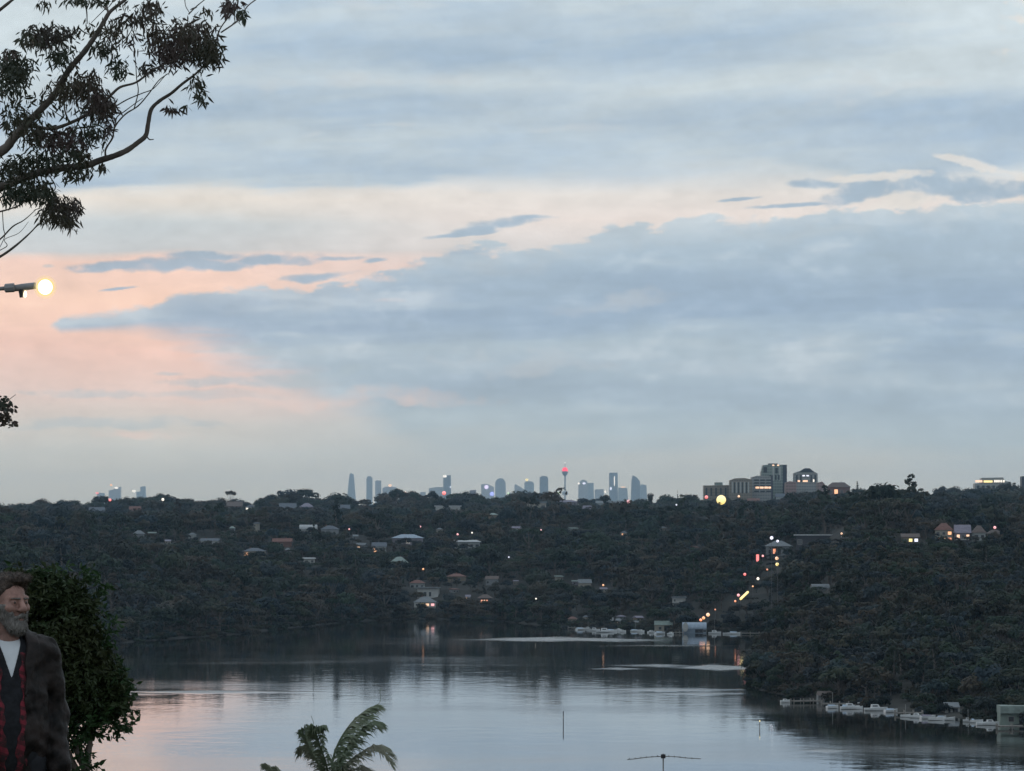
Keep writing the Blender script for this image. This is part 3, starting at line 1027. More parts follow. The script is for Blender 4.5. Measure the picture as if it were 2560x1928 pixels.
H_(2408, 2442, 1272, 1286, 'ridge', 'white', 'iron', 'skillion', 'pale skillion roof on the ridge above the villa row', {}, 1, 3)
H_(1868, 1900, 1246, 1262, 'ridge', 'brick', 'terracotta', 'gable', 'steep gabled house at the foot of the high-rise cluster', {}, 1, 2)
H_(2066, 2128, 1206, 1240, 'ridge', 'brick', 'brown', 'hip', 'large hip roofed house on the skyline right of the domed block', {1: 'amber'}, 1, 4)
H_(1938, 1962, 1234, 1258, 'ridge', 'pale', 'slate', 'gable', 'pale gabled house below the tall slab block', {1: 'pink'}, 1, 2)

# ================================================================== boathouses, jetties, boats
m_timber = mat('weathered_timber', (0.26, 0.24, 0.22), 0.9, 0.3, 1.5, stretch=(1, 8, 1))
m_hull = mat('white_hull', (0.66, 0.67, 0.68), 0.35, 0.06, 1.0)
m_hull_b = mat('blue_hull', (0.34, 0.42, 0.52), 0.4, 0.08, 1.0)
m_dark = mat('dark_trim', (0.03, 0.03, 0.035), 0.5, 0.2, 2.0)


def on_water(px, y):
    d = EYE / ((y - HZ) / F)
    return Vector((col_x(px, d), d, 0.0)), d


def jetty(px0, px1, y, label, width=2.4, rz=0.0):
    p, d = on_water((px0 + px1) / 2, y)
    L = (px1 - px0) / F * d
    root = empty('jetty', p, rz)
    tag(root, label, 'jetty', 'jetties and pontoons along the banks')
    n = max(6, int(L / 0.9))
    base = None
    for k in range(n):                       # planks across the deck
        x = -L / 2 + L * (k + .5) / n
        if base is None:
            o = MB().box(-L / n * .46, L / n * .46, -width / 2, width / 2, 0.72 + .002, 0.82).build('plank', m_timber, root)
            base = o.data
        else:
            o = link(bpy.data.objects.new('plank', base), root)
        o.location = (x, 0, random.uniform(-.01, .01))
    b = MB()
    b.box(-L / 2, L / 2, -width / 2 + .1, -width / 2 + .35, 0.45, 0.70).box(-L / 2, L / 2, width / 2 - .35, width / 2 - .1, 0.45, 0.70)
    b.build('bearer', m_timber, root)
    pm = None
    for k in range(max(3, int(L / 4)) + 1):
        for s in (-1, 1):
            x = -L / 2 + L * k / max(3, int(L / 4))
            if pm is None:
                o = MB().tube([(0, 0, -4), (0, 0, 1.4)], 0.14, 7).build('pile', m_timber, root)
                pm = o.data
            else:
                o = link(bpy.data.objects.new('pile', pm), root)
            o.location = (x, s * (width / 2 + .16), 0)
    return root


def boat(px, y, L, label, hull=None, cabin=True, rz=0.0, mast=False, cover=None):
    p, d = on_water(px, y)
    root = empty('motor_boat', p, rz)
    tag(root, label, 'boat', 'boats moored or under way')
    n = 9
    vs, fs = [], []
    for i in range(n):
        t = i / (n - 1)
        x = (t - .5) * L
        hw = L * 0.16 * (1 - max(0, (t - .45) / .55) ** 2.2) + 0.02
        top = 0.75 + 0.35 * t * t
        for yy, zz in ((-hw, top), (-hw * .86, 0.15), (0, -0.3), (hw * .86, 0.15), (hw, top), (hw * .8, top - .08), (-hw * .8, top - .08)):
            vs.append((x, yy, zz * (0.8 + L / 30)))
    for i in range(n - 1):
        for k in range(7):
            k2 = (k + 1) % 7
            fs.append((i * 7 + k, i * 7 + k2, (i + 1) * 7 + k2, (i + 1) * 7 + k))
    fs += [tuple(range(7)), tuple((n - 1) * 7 + k for k in range(7))[::-1]]
    mesh_obj('hull', vs, fs, hull or m_hull, root, smooth=False)
    zt = 0.8 * (0.8 + L / 30)
    if cabin:
        w = L * .12
        cb = MB().poly([(-L * .22, -w, zt), (L * .2, -w, zt), (L * .2, w, zt), (-L * .22, w, zt), (-L * .2, -w * .9, zt + L * .15), (L * .1, -w * .9, zt + L * .15), (L * .1, w * .9, zt + L * .15), (-L * .2, w * .9, zt + L * .15)],
                       [(0, 3, 2, 1), (4, 5, 6, 7), (0, 1, 5, 4), (2, 3, 7, 6), (0, 4, 7, 3), (1, 2, 6, 5)]).build('cabin', m_hull, root)
        MB().box(-L * .15, L * .06, -w * 1.005 - .01, -w * .9, zt + L * .06, zt + L * .11).build('window', m_glass, cb)
    if cover:
        MB().poly([(-L * .4, -L * .14, zt), (L * .2, -L * .14, zt), (L * .2, L * .14, zt), (-L * .4, L * .14, zt), (-L * .4, 0, zt + L * .1), (L * .2, 0, zt + L * .07)],
                  [(0, 3, 2, 1), (0, 1, 5, 4), (1, 2, 5), (2, 3, 4, 5), (3, 0, 4)]).build('boat_cover', cover, root)
    if mast:
        MB().tube([(0, 0, zt), (0, 0, zt + L * 1.0)], 0.06, 6).build('mast', m_frame, root)
    return root


def shed(px0, px1, yt, yb, label, wall='pale', roof='iron', rtype='vault', lit=None, openf=False):
    p, d = on_water((px0 + px1) / 2, yb)
    w, H = (px1 - px0) / F * d, (yb - yt) / F * d
    root = empty('boathouse', p)
    tag(root, label, 'boathouse', 'boathouses and boat sheds at the water')
    dep = 8.0
    wz = 0.42 * H if rtype == 'vault' else 0.62 * H
    MB().box(-w * .49, w * .49, 0, dep, -1.5, wz).build('wall', wallm(wall), root)
    if rtype == 'vault':            # barrel roof, round white gable at its left end
        n = 12
        pr = [(-.3 + (dep + .6) * (0.5 - 0.5 * math.cos(math.pi * k / n)), wz + (H - wz) * math.sin(math.pi * k / n)) for k in range(n + 1)]
        vs = [(s * w / 2, a, b) for s in (-1, 1) for a, b in pr]
        MB().poly(vs, [(k, k + 1, n + 2 + k, n + 1 + k) for k in range(n)] + [tuple(range(n + 1))[::-1], tuple(range(n + 1, 2 * n + 2)), (0, n + 1, 2 * n + 1, n)]).build('roof', roofm(roof), root, smooth=False)
        # the near end turns towards the river as a white oval gable
        vs = [(-w / 2 + w * .115 * (1 + math.cos(a)), -0.9 + 0.35 * math.sin(a) * 0, wz * .35 + (H - wz * .35) * (0.5 + 0.5 * math.sin(a))) for a in [2 * math.pi * k / 20 for k in range(20)]]
        vs2 = [(x, y + .5, z) for x, y, z in vs]
        MB().poly(vs + vs2, [tuple(range(20)), tuple(range(20, 40))[::-1]] + [(k, 20 + k, 20 + (k + 1) % 20, (k + 1) % 20) for k in range(20)]).build('gable', wallm('white'), root)
    else:
        x, y0, y1, ym = w / 2, -.5, dep + .5, dep / 2
        if rtype == 'gable':
            MB().poly([(-x, y0, wz), (x, y0, wz), (x, y1, wz), (-x, y1, wz), (-x, ym, H), (x, ym, H)], [(0, 3, 2, 1), (0, 1, 5, 4), (1, 2, 5), (2, 3, 4, 5), (3, 0, 4)]).build('roof', roofm(roof), root)
        else:
            MB().box(-x, x, y0 - .6, y1, wz, H).build('roof', roofm(roof), root)
    dw = w * .34
    dr = MB().box(w * .02, w * .02 + dw, -0.06, -0.004, 0.25, wz * .86).build('door', litm(lit) if lit else m_dark, root)
    MB().box(w * .02 + dw * .46, w * .02 + dw * .5, -0.10, -0.062, wz * .3, wz * .55).build('handle', m_frame, dr)
    window(root, -w * .2 if rtype != 'vault' else w * .42, wz * .3, w * .14, wz * .4, 0.0, m_glass)
    return root


# far bay
shed(1706, 1766, 1556, 1583, 'boathouse with blue-grey barrel roof and round white end on the far bay', 'blue', 'blue', 'vault')
shed(1636, 1682, 1552, 1579, 'pale gabled boatshed left of the barrel roofed boathouse', 'cream', 'greenish', 'gable')
shed(1572, 1598, 1552, 1573, 'small pinkish boatshed on the far bay', 'tan', 'iron', 'gable')
shed(1488, 1534, 1544, 1568, 'boatshed with bright white roof on the far bay', 'mauve', 'white', 'gable')
shed(1248, 1260, 1528, 1548, 'tiny white boatshed right of the lit waterside villa', 'white', 'iron', 'gable')
jetty(1680, 1708, 1584, 'short jetty beside the barrel roofed boathouse')
jetty(1420, 1470, 1572, 'pale jetty at the left of the far bay moorings')
jetty(1852, 1920, 1586, 'long pale pontoon at the right end of the far bay', 3.2)
boat(1614, 1574, 7.5, 'pale blue hulled boat between two far boatsheds', m_hull_b, True, 1.2)
boat(1440, 1570, 8.0, 'white boat on the pale jetty of the far bay', None, True, 0.1)
boat(1512, 1581, 9.0, 'white boat moored below the bright white boatshed roof', None, True, 0.05)
boat(1818, 1585, 4.5, 'small white dinghy left of the long pontoon', None, False, 0.1)
boat(1886, 1671, 4.6, 'white runabout with a wake off the headland tip', None, True, 0.0)
# headland shore
jetty(1978, 2054, 1757, 'weathered jetty near the tip of the right headland', 2.6, 0.25)
jetty(2052, 2120, 1764, 'second jetty, inland of the headland tip jetty', 2.6, -0.12)
shed(2044, 2080, 1728, 1754, 'small grey boatshed behind the headland jetties', 'grey', 'brown', 'gable')
boat(2124, 1772, 5.6, 'white cabin boat just right of the headland jetties', None, True, 0.15, cover=m_hull_b)
boat(2188, 1776, 6.6, 'long white cruiser in the middle of the headland moorings', None, True, 0.05)
jetty(2236, 2304, 1787, 'pontoon among the headland moorings')
boat(2318, 1796, 4.6, 'white boat with pinkish cover beside the mooring pontoon', None, False, 0.4, cover=roofm('mauve'))
boat(2338, 1800, 4.2, 'small open boat right of the pink covered boat', None, False, -0.2)
shed(2360, 2398, 1756, 1786, 'white framed boatshed on the headland shore', 'white', 'iron', 'gable')
shed(2432, 2502, 1750, 1790, 'long iron roofed boatshed with a lit doorway', 'green', 'iron', 'flat', lit='peach')
boat(2474, 1812, 4.6, 'white launch in front of the big green shed', None, True, 0.1)
shed(2498, 2590, 1764, 1812, 'big grey-green shed at the right edge of the shore', 'green', 'greenish', 'flat')
jetty(2490, 2600, 1821, 'wide pontoon in front of the big green shed', 3.0)

# small craft and half hidden roofs that nothing tells apart
for k, (px, y) in enumerate([(1962, 1756), (2080, 1770), (2142, 1772), (2150, 1767), (2226, 1780), (2262, 1792), (2290, 1794), (2352, 1797), (2372, 1800), (2418, 1804), (2440, 1806), (2452, 1812)]):
    boat(px, y, random.uniform(2.6, 4.2), 'small pale dinghy moored along the headland shore', None, k % 3 == 0, random.uniform(-.6, .6), mast=(k % 4 == 1), cover=m_hull_b if k % 3 == 1 else None)['group'] = 'dinghies along the headland shore'
for k, (px, y) in enumerate([(1452, 1575), (1470, 1573), (1486, 1577), (1530, 1579), (1546, 1577), (1556, 1580), (1588, 1579), (1602, 1580), (1628, 1582), (1650, 1585), (1676, 1586), (1786, 1584), (1836, 1585), (1272, 1552), (1300, 1556)]):
    boat(px, y, random.uniform(3.5, 6.5), 'small pale boat moored along the far bay', None, k % 3 != 0, random.uniform(-.8, .8), mast=(k % 5 == 1), cover=m_hull_b if k % 3 == 0 else None)['group'] = 'boats along the far bay'
for k, (px, y) in enumerate([(1545, 1560), (1556, 1548), (1600, 1552), (1430, 1556), (1462, 1550), (1140, 1482), (1170, 1500), (1290, 1462), (1400, 1452), (1440, 1462), (1510, 1480), (890, 1348), (902, 1372), (720, 1384), (1098, 1330), (1236, 1296), (1290, 1330), (1436, 1330), (1560, 1340), (1660, 1330), (1740, 1380), (420, 1360), (580, 1330), (640, 1318)]):
    w_ = random.uniform(14, 26)
    house(px - w_ / 2, px + w_ / 2, y - random.uniform(10, 15), y, 'far', random.choice(['grey', 'pale', 'tan', 'mauve', 'cream']), random.choice(['slate', 'iron', 'mauve', 'terracotta', 'greenish']),
          random.choice(['hip', 'gable', 'skillion']), 'small dim roof half hidden among the trees of the far slope', {0: random.choice(['amber', 'peach'])} if k % 6 == 0 else {}, 1, 2, group='roofs half hidden in the far woods', rz=random.uniform(-.4, .4))

# channel markers standing in the river
for px, y0, y1, lab in ((1408, 1775, 1812, 'dark channel marker post alone in mid river'), (1898, 1800, 1822, 'pale marker post with a small lamp off the headland')):
    p, d = on_water(px, y1)
    h = (y1 - y0) / F * d
    root = empty('channel_marker', p)
    tag(root, lab, 'marker post', 'posts standing in the river')
    MB().tube([(0, 0, -5), (0, 0, h * .85)], 0.11, 8).build('post', m_dark if px < 1500 else m_frame, root)
    MB().box(-.16, .16, -.14, -.115, h * .45, h * .62).build('board', m_frame, root)
    MB().lathe([(.12, 0), (.15, .15), (.1, .3), (.03, .4)], 8, (0, 0, h * .85)).build('cap', m_dark if px < 1500 else litm('yellow'), root)

# ================================================================== lamps on the slopes
m_pole = mat('lamp_post_steel', (0.18, 0.18, 0.19), 0.5, 0.15, 2.0, metal=0.6)


def lamp(px, y, rpx, colr, zone, label, d=None, hgt=7.0, shape='globe', wpx=None, hpx=None):
    if d is None:
        d = find_d(px, y + 26, *ZONES[zone])
    p = P(px, y, d)
    g = min(ground_at(p.x, d), p.z - 2.5)
    root = empty('street_lamp', (p.x, d, g))
    tag(root, label, 'lamp', 'lamps among the trees and on the ridge')
    r = rpx * 0.7 / F * d
    h = p.z - g
    MB().tube([(0, r * .4, -1.0), (0, r * .4, h * .6), (0, r * .4, h + r * .9)], [.12, .09, .07], 7).build('post', m_pole, root)
    if shape == 'globe':
        prof = [(r * math.cos(a), h + r * math.sin(a)) for a in [(-80 + 20 * k) * math.pi / 180 for k in range(9)]]
        MB().lathe(prof, 12).build('globe', litm(colr), root, smooth=True)
        MB().lathe([(r * .35, h + r * 1.0), (r * .3, h + r * 1.12), (r * .05, h + r * 1.2)], 8).build('cap', m_pole, root)
    else:
        w, hh = wpx / F * d, hpx / F * d
        MB().box(-w / 2, w / 2, -.12, .12, h - hh / 2, h + hh / 2).build('panel', litm(colr), root)
    CLEAR.append((px - rpx - 2, px + rpx + 2, y - rpx, y + rpx, d, 1.0))
    return root


lamp(1803, 1250, 17, 'yellow', 'ridge', 'huge glaring yellow-white floodlight below the high-rise cluster', d=4600)
lamp(1766, 1243, 6, 'red', 'ridge', 'red lamp left of the glaring floodlight')
lamp(1847, 1241, 4, 'peach', 'ridge', 'small cream lamp right of the glaring floodlight')
lamp(1691, 1262, 3, 'cool', 'ridge', 'tiny white lamp far left of the glaring floodlight')
lamp(1110, 1233, 7, 'red', 'ridge', 'round red lamp on the skyline below a slant-topped tower')
lamp(1571, 1254, 6, 'pink', 'ridge', 'pink lamp below the sail-shaped tower')
lamp(407, 1249, 5, 'white', 'ridge', 'white lamp on the skyline trees at far left')
lamp(275, 1250, 5, 'red', 'ridge', 'red lamp at the foot of the leftmost city blocks')
lamp(1050, 1317, 4, 'pink', 'far', 'pink lamp above the blue-grey hip roof')
lamp(873, 1323, 3, 'pink', 'far', 'small pink lamp right of the slate roofed house')
lamp(1144, 1336, 3.5, 'pink', 'far', 'small pink lamp just above the long white sloping roof')
lamp(1180, 1332, 3, 'white', 'far', 'small white lamp right of the pink lamp over the white roof')
lamp(1058, 1423, 3.5, 'amber', 'far', 'amber lamp right of the pale green house')
lamp(1272, 1393, 2.6, 'cool', 'far', 'tiny white lamp alone in the middle of the slope')
lamp(1352, 1325, 3, 'pink', 'far', 'tiny pink lamp below the big cream block')
lamp(1508, 1463, 3.5, 'amber', 'far', 'orange lamp alone in the middle right woods')
lamp(1340, 1497, 3, 'white', 'far', 'small white lamp by the water in mid picture')
lamp(1929, 1345, 6, 'cool', 'head', 'larger cool white lamp over the amber lit entrance', d=2330)
lamp(1944, 1353, 4.5, 'cool', 'head', 'smaller cool white lamp over the amber lit entrance', d=2325)
lamp(1894, 1395, 5, 'red', 'head', 'tall red lamp left of the amber lit entrance', shape='panel', wpx=7, hpx=17)
lamp(1907, 1390, 4, 'pink', 'head', 'pink lamp between the red lamp and the lit entrance')
lamp(1942, 1396, 6, 'peach', 'head', 'upper lamp of the amber garden steps')
lamp(1943, 1411, 6, 'yellow', 'head', 'lower lamp of the amber garden steps')
lamp(1862, 1436, 5, 'red', 'head', 'red lamp midway down the right slope')
lamp(1895, 1447, 5, 'white', 'head', 'white lamp right of the midway red lamp')
lamp(1846, 1488, 5, 'pink', 'far', 'pink lamp left of the slanting yellow stair light')
lamp(1752, 1550, 5, 'orange', 'far', 'lowest of three amber stair lamps above the boathouse')
lamp(1759, 1545, 5.5, 'amber', 'far', 'middle of three amber stair lamps above the boathouse')
lamp(1770, 1537, 6.5, 'peach', 'far', 'topmost of three amber stair lamps above the boathouse')
lamp(2487, 1319, 5, 'pink', 'head', 'pink lamp above the low tan house at right')
lamp(2104, 1334, 3.5, 'peach', 'head', 'peach lamp at the right end of the thin white roof line')
lamp(2166, 1251, 3, 'pink', 'ridge', 'tiny pink lamp on the right ridge')
lamp(2240, 1767, 4, 'white', 'head', 'white lamp above the mooring pontoon', d=1315)
lamp(2392, 1786, 5, 'pink', 'head', 'pink lamp on the shore by the white framed boatshed', d=1262)
lamp(2104, 1341, 2.5, 'cool', 'head', 'tiny cool lamp under the thin white roof line', d=2300)
for px, y in ((1788, 1524), (1838, 1503), (1882, 1466), (1918, 1424)):
    lamp(px, y, random.uniform(2.2, 4.6), random.choice(['amber', 'orange', 'peach']), 'far' if px < 1870 else 'head', 'small amber lamp along the diagonal street on the right slope')['group'] = 'lamps along the diagonal street'
# slanting lit stair rail
p0, p1 = P(1851, 1498, 2320), P(1870, 1480, 2326)
root = empty('stair_light', (p0.x, p0.y, p0.z))
tag(root, 'slanting yellow strip of light on the right slope', 'stair light')
MB().tube([(0, 0, 0), tuple(p1 - p0)], 0.6, 6).build('strip', litm('yellow'), root)
MB().tube([(0, 1, -4), (0, 1, 0.2)], 0.1, 6).build('post', m_pole, root)
CLEAR.append((1846, 1875, 1476, 1500, 2326, 1.0))

# ================================================================== finish the woods
keep = np.ones(len(TPX), bool)
rk = np.random.default_rng(4).random(len(TPX))
for (a, b, yt, yb, d, show) in CLEAR:
    near = (np.abs(TPX - (a + b) / 2) < (b - a) / 2 + 2.6 * TS / TD * F)
    ymid = yt + (yb - yt) * show
    front = near & (TD < d + 3) & (TD > d - 420)
    keep &= ~(front & (TY < ymid) & ((rk < 0.70) | (show > .8) | (TY < yt + (yb - yt) * .2) | (b - a < 16)))
    keep &= ~(near & (TD > d - 4) & (TD < d + 13))
TPX, TD, TG, TS, TK, TH_, TR_, TY, TF = (q[keep] for q in (TPX, TD, TG, TS, TK, TH_, TR_, TY, TF))
# drop trees that stand wholly behind nearer ones
o_ = np.argsort(TD)
horizon = np.full(420, 3000.0)
vis = np.zeros(len(TPX))
for i in o_:
    hwp = 2.8 * TS[i] / TD[i] * F
    a, b = int((TPX[i] - hwp + 800) / 10), int((TPX[i] + hwp + 800) / 10)
    a, b = max(a, 0), min(b, 419)
    if b < a:
        continue
    hb = horizon[a:b + 1]
    vis[i] = np.maximum(hb - TY[i], -40).mean()
    body = TY[i] + (TH_[i] * 0.25) / TD[i] * F
    c0, c1 = a + (b - a) // 4, b - (b - a) // 4
    horizon[c0:c1 + 1] = np.minimum(horizon[c0:c1 + 1], body)
seen = vis > -26
app = np.where(seen & (TK < len(KINDS) - 1) & (TPX > 20) & (TPX < 2540), np.clip(vis, 0, None) * (2.8 * TS / TD * F), 0)
N_IND = 285
ind = np.argsort(-app)[:N_IND]
is_ind = np.zeros(len(TPX), bool)
is_ind[ind] = True
TX = (TPX - 1280) / F * TD


def copy_tree(k, loc, s, rz, label, group, name='gum_tree', flat=1.0):
    t = empty(name, loc, rz)
    t.scale = (s, s, s * flat)
    tag(t, label, 'tree', group)
    link(bpy.data.objects.new('trunk', TR_ME[k]), t)
    link(bpy.data.objects.new('crown', CR_ME[k]), t)
    return t


for i in ind:
    if TPX[i] > 1850 and TD[i] < 2000:
        lab, grp = 'dark gum tree in the dense wood on the right headland', 'gum trees on the right headland'
    elif TPX[i] > 1850:
        lab, grp = 'dark gum tree high on the right hand slope', 'gum trees high on the right slope'
    elif TD[i] > 4200:
        lab, grp = 'hazy gum tree along the skyline ridge', 'gum trees along the ridge'
    elif TPX[i] < 900:
        lab, grp = 'dark gum tree on the left hand bank of the river', 'gum trees on the left bank'
    else:
        lab, grp = 'dark gum tree on the far bank in mid picture', 'gum trees on the far bank'
    copy_tree(int(TK[i]), (TX[i], TD[i], TG[i]), float(TS[i]), float(TR_[i]), lab, grp, flat=float(TF[i]))

# trees with an outline of their own
L = lobes_for('conifer', 9)
v_, f_ = make_crown(L, 150, .34, 9)


def single(name, lobes, px, ytop, d, wpx, label, n_leaf=120, seed=1):
    v_, f_ = make_crown(lobes, n_leaf, .38, seed)
    top = max(l[2] + l[5] for l in lobes)
    g = ground_at(col_x(px, d), d)
    z = EYE - (ytop - HZ) / F * d
    s = (z - g) / top
    wid = 2 * max(abs(l[0]) + l[3] for l in lobes)
    sx = (wpx / F * d) / wid
    t = empty(name, (col_x(px, d), d, g))
    t.scale = (sx, sx, s)
    tag(t, label, 'tree')
    trunk_mesh(lobes, seed).build('trunk', m_bark, t)
    mesh_obj('crown', v_, f_, m_leaf, t)
    return t


single('conifer', lobes_for('conifer', 9), 785, 1284, 3150, 15, 'tall narrow dark conifer standing alone on the left slope', 200, 9)
single('conifer', lobes_for('conifer', 10), 2143, 1203, RD - 20, 20, 'dark conifer poking above the right skyline', 200, 10)
single('conifer', lobes_for('conifer', 12), 1694, 1226, RD - 20, 9, 'small pointed conifer on the skyline left of the high-rises', 200, 12)
single('gum_tree', lobes_for('umbrella', 4), 577, 1227, RD - 60, 34, 'flat-topped tree above the skyline at left', 160, 4)
single('gum_tree', lobes_for('dome', 21), 990, 1220, RD - 60, 48, 'tall peaked tree on the skyline right of two slab towers', 150, 21)
single('gum_tree', lobes_for('round', 22), 1034, 1229, RD - 60, 34, 'round-topped tree on the skyline beside the peaked tree', 150, 22)
single('gum_tree', lobes_for('dome', 23), 1080, 1226, RD - 60, 36, 'skyline tree just left of the round red lamp', 170, 23)
single('gum_tree', lobes_for('dome', 24), 1335, 1228, RD - 60, 36, 'skyline tree above the big cream block', 150, 24)
single('gum_tree', lobes_for('round', 25), 1626, 1232, RD - 60, 18, 'small mop-headed tree on the skyline right of the sail tower', 160, 25)
single('gum_tree', lobes_for('dome', 26), 2352, 1215, RD - 60, 60, 'broad tree on the skyline left of the lit-topped building', 150, 26)
single('palm_like_tree', lobes_for('dome', 27), 1512, 1236, RD - 60, 34, 'spreading skyline tree left of the pink lamp', 140, 27).name = 'gum_tree'

# all other trees: one woodland, as nobody could count it
src = []
C2 = bpy.data.collections.new('woodland_sources')
fi = np.nonzero(seen & ~is_ind)[0]
pm = bpy.data.meshes.new('forest')
pm.vertices.add(len(fi))
pm.vertices.foreach_set('co', np.stack([TX[fi], TD[fi], TG[fi]], 1).astype(np.float32).ravel())
for nm, ty, arr in (('tscale', 'FLOAT_VECTOR', np.stack([TS[fi], TS[fi], TS[fi] * TF[fi]], 1)), ('tkind', 'INT', TK[fi]), ('trot', 'FLOAT', TR_[fi])):
    at = pm.attributes.new(nm, ty, 'POINT')
    at.data.foreach_set('vector' if ty == 'FLOAT_VECTOR' else 'value', arr.astype(np.int32 if ty == 'INT' else np.float32).ravel())
pm.materials.append(m_leaf)
forest = link(bpy.data.objects.new('forest', pm))
forest['kind'] = 'stuff'
forest['label'] = 'dark dense gum woodland covering both river banks'
forest['category'] = 'woodland'
ng = bpy.data.node_groups.new('woodland', 'GeometryNodeTree')
ng.interface.new_socket('Geometry', in_out='INPUT', socket_type='NodeSocketGeometry')
ng.interface.new_socket('Geometry', in_out='OUTPUT', socket_type='NodeSocketGeometry')
gi, go = ng.nodes.new('NodeGroupInput'), ng.nodes.new('NodeGroupOutput')
jn = ng.nodes.new('GeometryNodeJoinGeometry')
protos = {}
# one shrub stands as its own thing and lends its shape to the undergrowth
si = int(np.argmax(np.where((TK == len(KINDS) - 1) & seen & (TPX > 1900) & (TPX < 2400), TS, 0)))
copy_tree(len(KINDS) - 1, (TX[si], TD[si], TG[si]), float(TS[si]), 0.0, 'dark shrub overhanging the headland shore below the gum trees', None, 'shrub')['category'] = 'shrub'
for o in bpy.data.objects:
    if o.type == 'MESH' and o.parent and o.data in CR_ME + TR_ME and o.data.name not in protos:
        protos[o.data.name] = o
for k in reversed(range(len(KINDS))):
    j2 = ng.nodes.new('GeometryNodeJoinGeometry')
    for me in (CR_ME[k], TR_ME[k]):
        oi = ng.nodes.new('GeometryNodeObjectInfo')
        oi.transform_space = 'ORIGINAL'
        oi.inputs['Object'].default_value = protos[me.name]
        ng.links.new(oi.outputs['Geometry'], j2.inputs[0])
    g2 = ng.nodes.new('GeometryNodeGeometryToInstance')
    ng.links.new(j2.outputs[0], g2.inputs[0])
    ng.links.new(g2.outputs[0], jn.inputs[0])
iop = ng.nodes.new('GeometryNodeInstanceOnPoints')
ng.links.new(gi.outputs[0], iop.inputs['Points'])
ng.links.new(jn.outputs[0], iop.inputs['Instance'])
iop.inputs['Pick Instance'].default_value = True


def nattr(nm, ty):
    n = ng.nodes.new('GeometryNodeInputNamedAttribute')
    n.data_type = ty
    n.inputs['Name'].default_value = nm
    return n.outputs['Attribute']


ng.links.new(nattr('tkind', 'INT'), iop.inputs['Instance Index'])
ng.links.new(nattr('tscale', 'FLOAT_VECTOR'), iop.inputs['Scale'])
cb = ng.nodes.new('ShaderNodeCombineXYZ')
ng.links.new(nattr('trot', 'FLOAT'), cb.inputs[2])
ng.links.new(cb.outputs[0], iop.inputs['Rotation'])
ng.links.new(iop.outputs[0], go.inputs[0])
md = forest.modifiers.new('woodland', 'NODES')
md.node_group = ng
print('forest instances', len(fi), 'individual', len(ind), 'of', len(TPX))


# ================================================================== the city on the horizon
CD = 24000.0
def facade(name, col, band=(0.0, 0.0, 1.0), k=0.5, rough=0.35, lit=0.0):
    """storey bands and mullions; col wall, glass darker"""
    if name in MATS:
        return MATS[name]
    m = bpy.data.materials.new(name)
    m.use_nodes = True
    nt = m.node_tree
    b = nt.nodes['Principled BSDF']
    b.inputs['Roughness'].default_value = rough
    tc_ = nt.nodes.new('ShaderNodeTexCoord')
    sp_ = nt.nodes.new('ShaderNodeSeparateXYZ')
    nt.links.new(tc_.outputs['Object'], sp_.inputs[0])
    z = E(nt, sp_.outputs[2])
    x = E(nt, sp_.outputs[0]) + E(nt, sp_.outputs[1])
    row = (z / 3.6)._m('FRACT').ss(0.42, 0.50)
    colm = (x / 3.0)._m('FRACT').ss(0.20, 0.28)
    n = nd_noise(nt, tc_.outputs['Object'], 0.03, 3.0, 0.5)
    cc = nd_mix(nt, row * colm * 0.75, col + (1.0,), tuple(c * k for c in col) + (1.0,))
    cc = nd_mix(nt, n.ss(0.3, 0.7) * 0.3, cc, tuple(c * 0.7 for c in col) + (1.0,))
    nt.links.new(cc, b.inputs['Base Color'])
    MATS[name] = m
    return m


F_glass = facade('tower_glass', (0.62, 0.68, 0.70))
F_conc = facade('tower_concrete', (0.70, 0.71, 0.71))
F_dark = facade('tower_dark', (0.46, 0.51, 0.54))
F_pale = facade('tower_pale', (0.76, 0.77, 0.77))
F_red = facade('tower_brick', (0.30, 0.21, 0.20))
SK = 'towers on the city skyline'


def prism(prof, d, depth):
    """outline (px, y) list, clockwise from bottom left, extruded away from the viewer; returns MB about (px0, base)"""
    mb = MB()
    n = len(prof)
    vs = [(x, 0, z) for x, z in prof] + [(x, depth, z) for x, z in prof]
    mb.poly(vs, [tuple(range(n)), tuple(range(n, 2 * n))[::-1]] + [(k, n + k, n + (k + 1) % n, (k + 1) % n) for k in range(n)])
    return mb


def tower(outline, label, m, depth=None, d=CD, base_y=1275, lights=(), extra=(), cat='tower', name='city_tower', group=SK):
    """outline: list of (px, row) of the visible silhouette from left foot to right foot"""
    pc = (outline[0][0] + outline[-1][0]) / 2
    zb = EYE - (base_y - HZ) / F * d
    root = empty(name, (col_x(pc, d), d, zb - 20))
    tag(root, label, cat, group)
    to = lambda px, y: ((px - pc) / F * d, EYE - (y - HZ) / F * d - zb + 20)
    pts = [to(*q) for q in outline]
    prof = [(pts[0][0], -0.0)] + pts + [(pts[-1][0], -0.0)]
    w = abs(pts[-1][0] - pts[0][0])
    dep = depth or max(14.0, w)
    prism(prof[::-1], d, dep).build('body', m, root)
    for ex in extra:            # (name, outline, material, y offset, depth)
        nm, ol, mm, oy, dp = ex
        o = prism([to(*q) for q in ol][::-1], d, dp).build(nm, mm, root)
        o.location.y = oy
    for (px, y, wpx, hpx, c) in lights:
        x, z = to(px, y)
        w2, h2 = wpx / F * d / 2, hpx / F * d / 2
        b = MB()
        n = 10
        vs = [(x + w2 * math.cos(a), yy, z + h2 * math.sin(a)) for yy in (-3.0, -0.5) for a in [2 * math.pi * k / n for k in range(n)]]
        b.poly(vs, [tuple(range(n)), tuple(range(n, 2 * n))[::-1]] + [(k, n + k, n + (k + 1) % n, (k + 1) % n) for k in range(n)])
        b.build('lit_sign', litm(c), root)
    return root


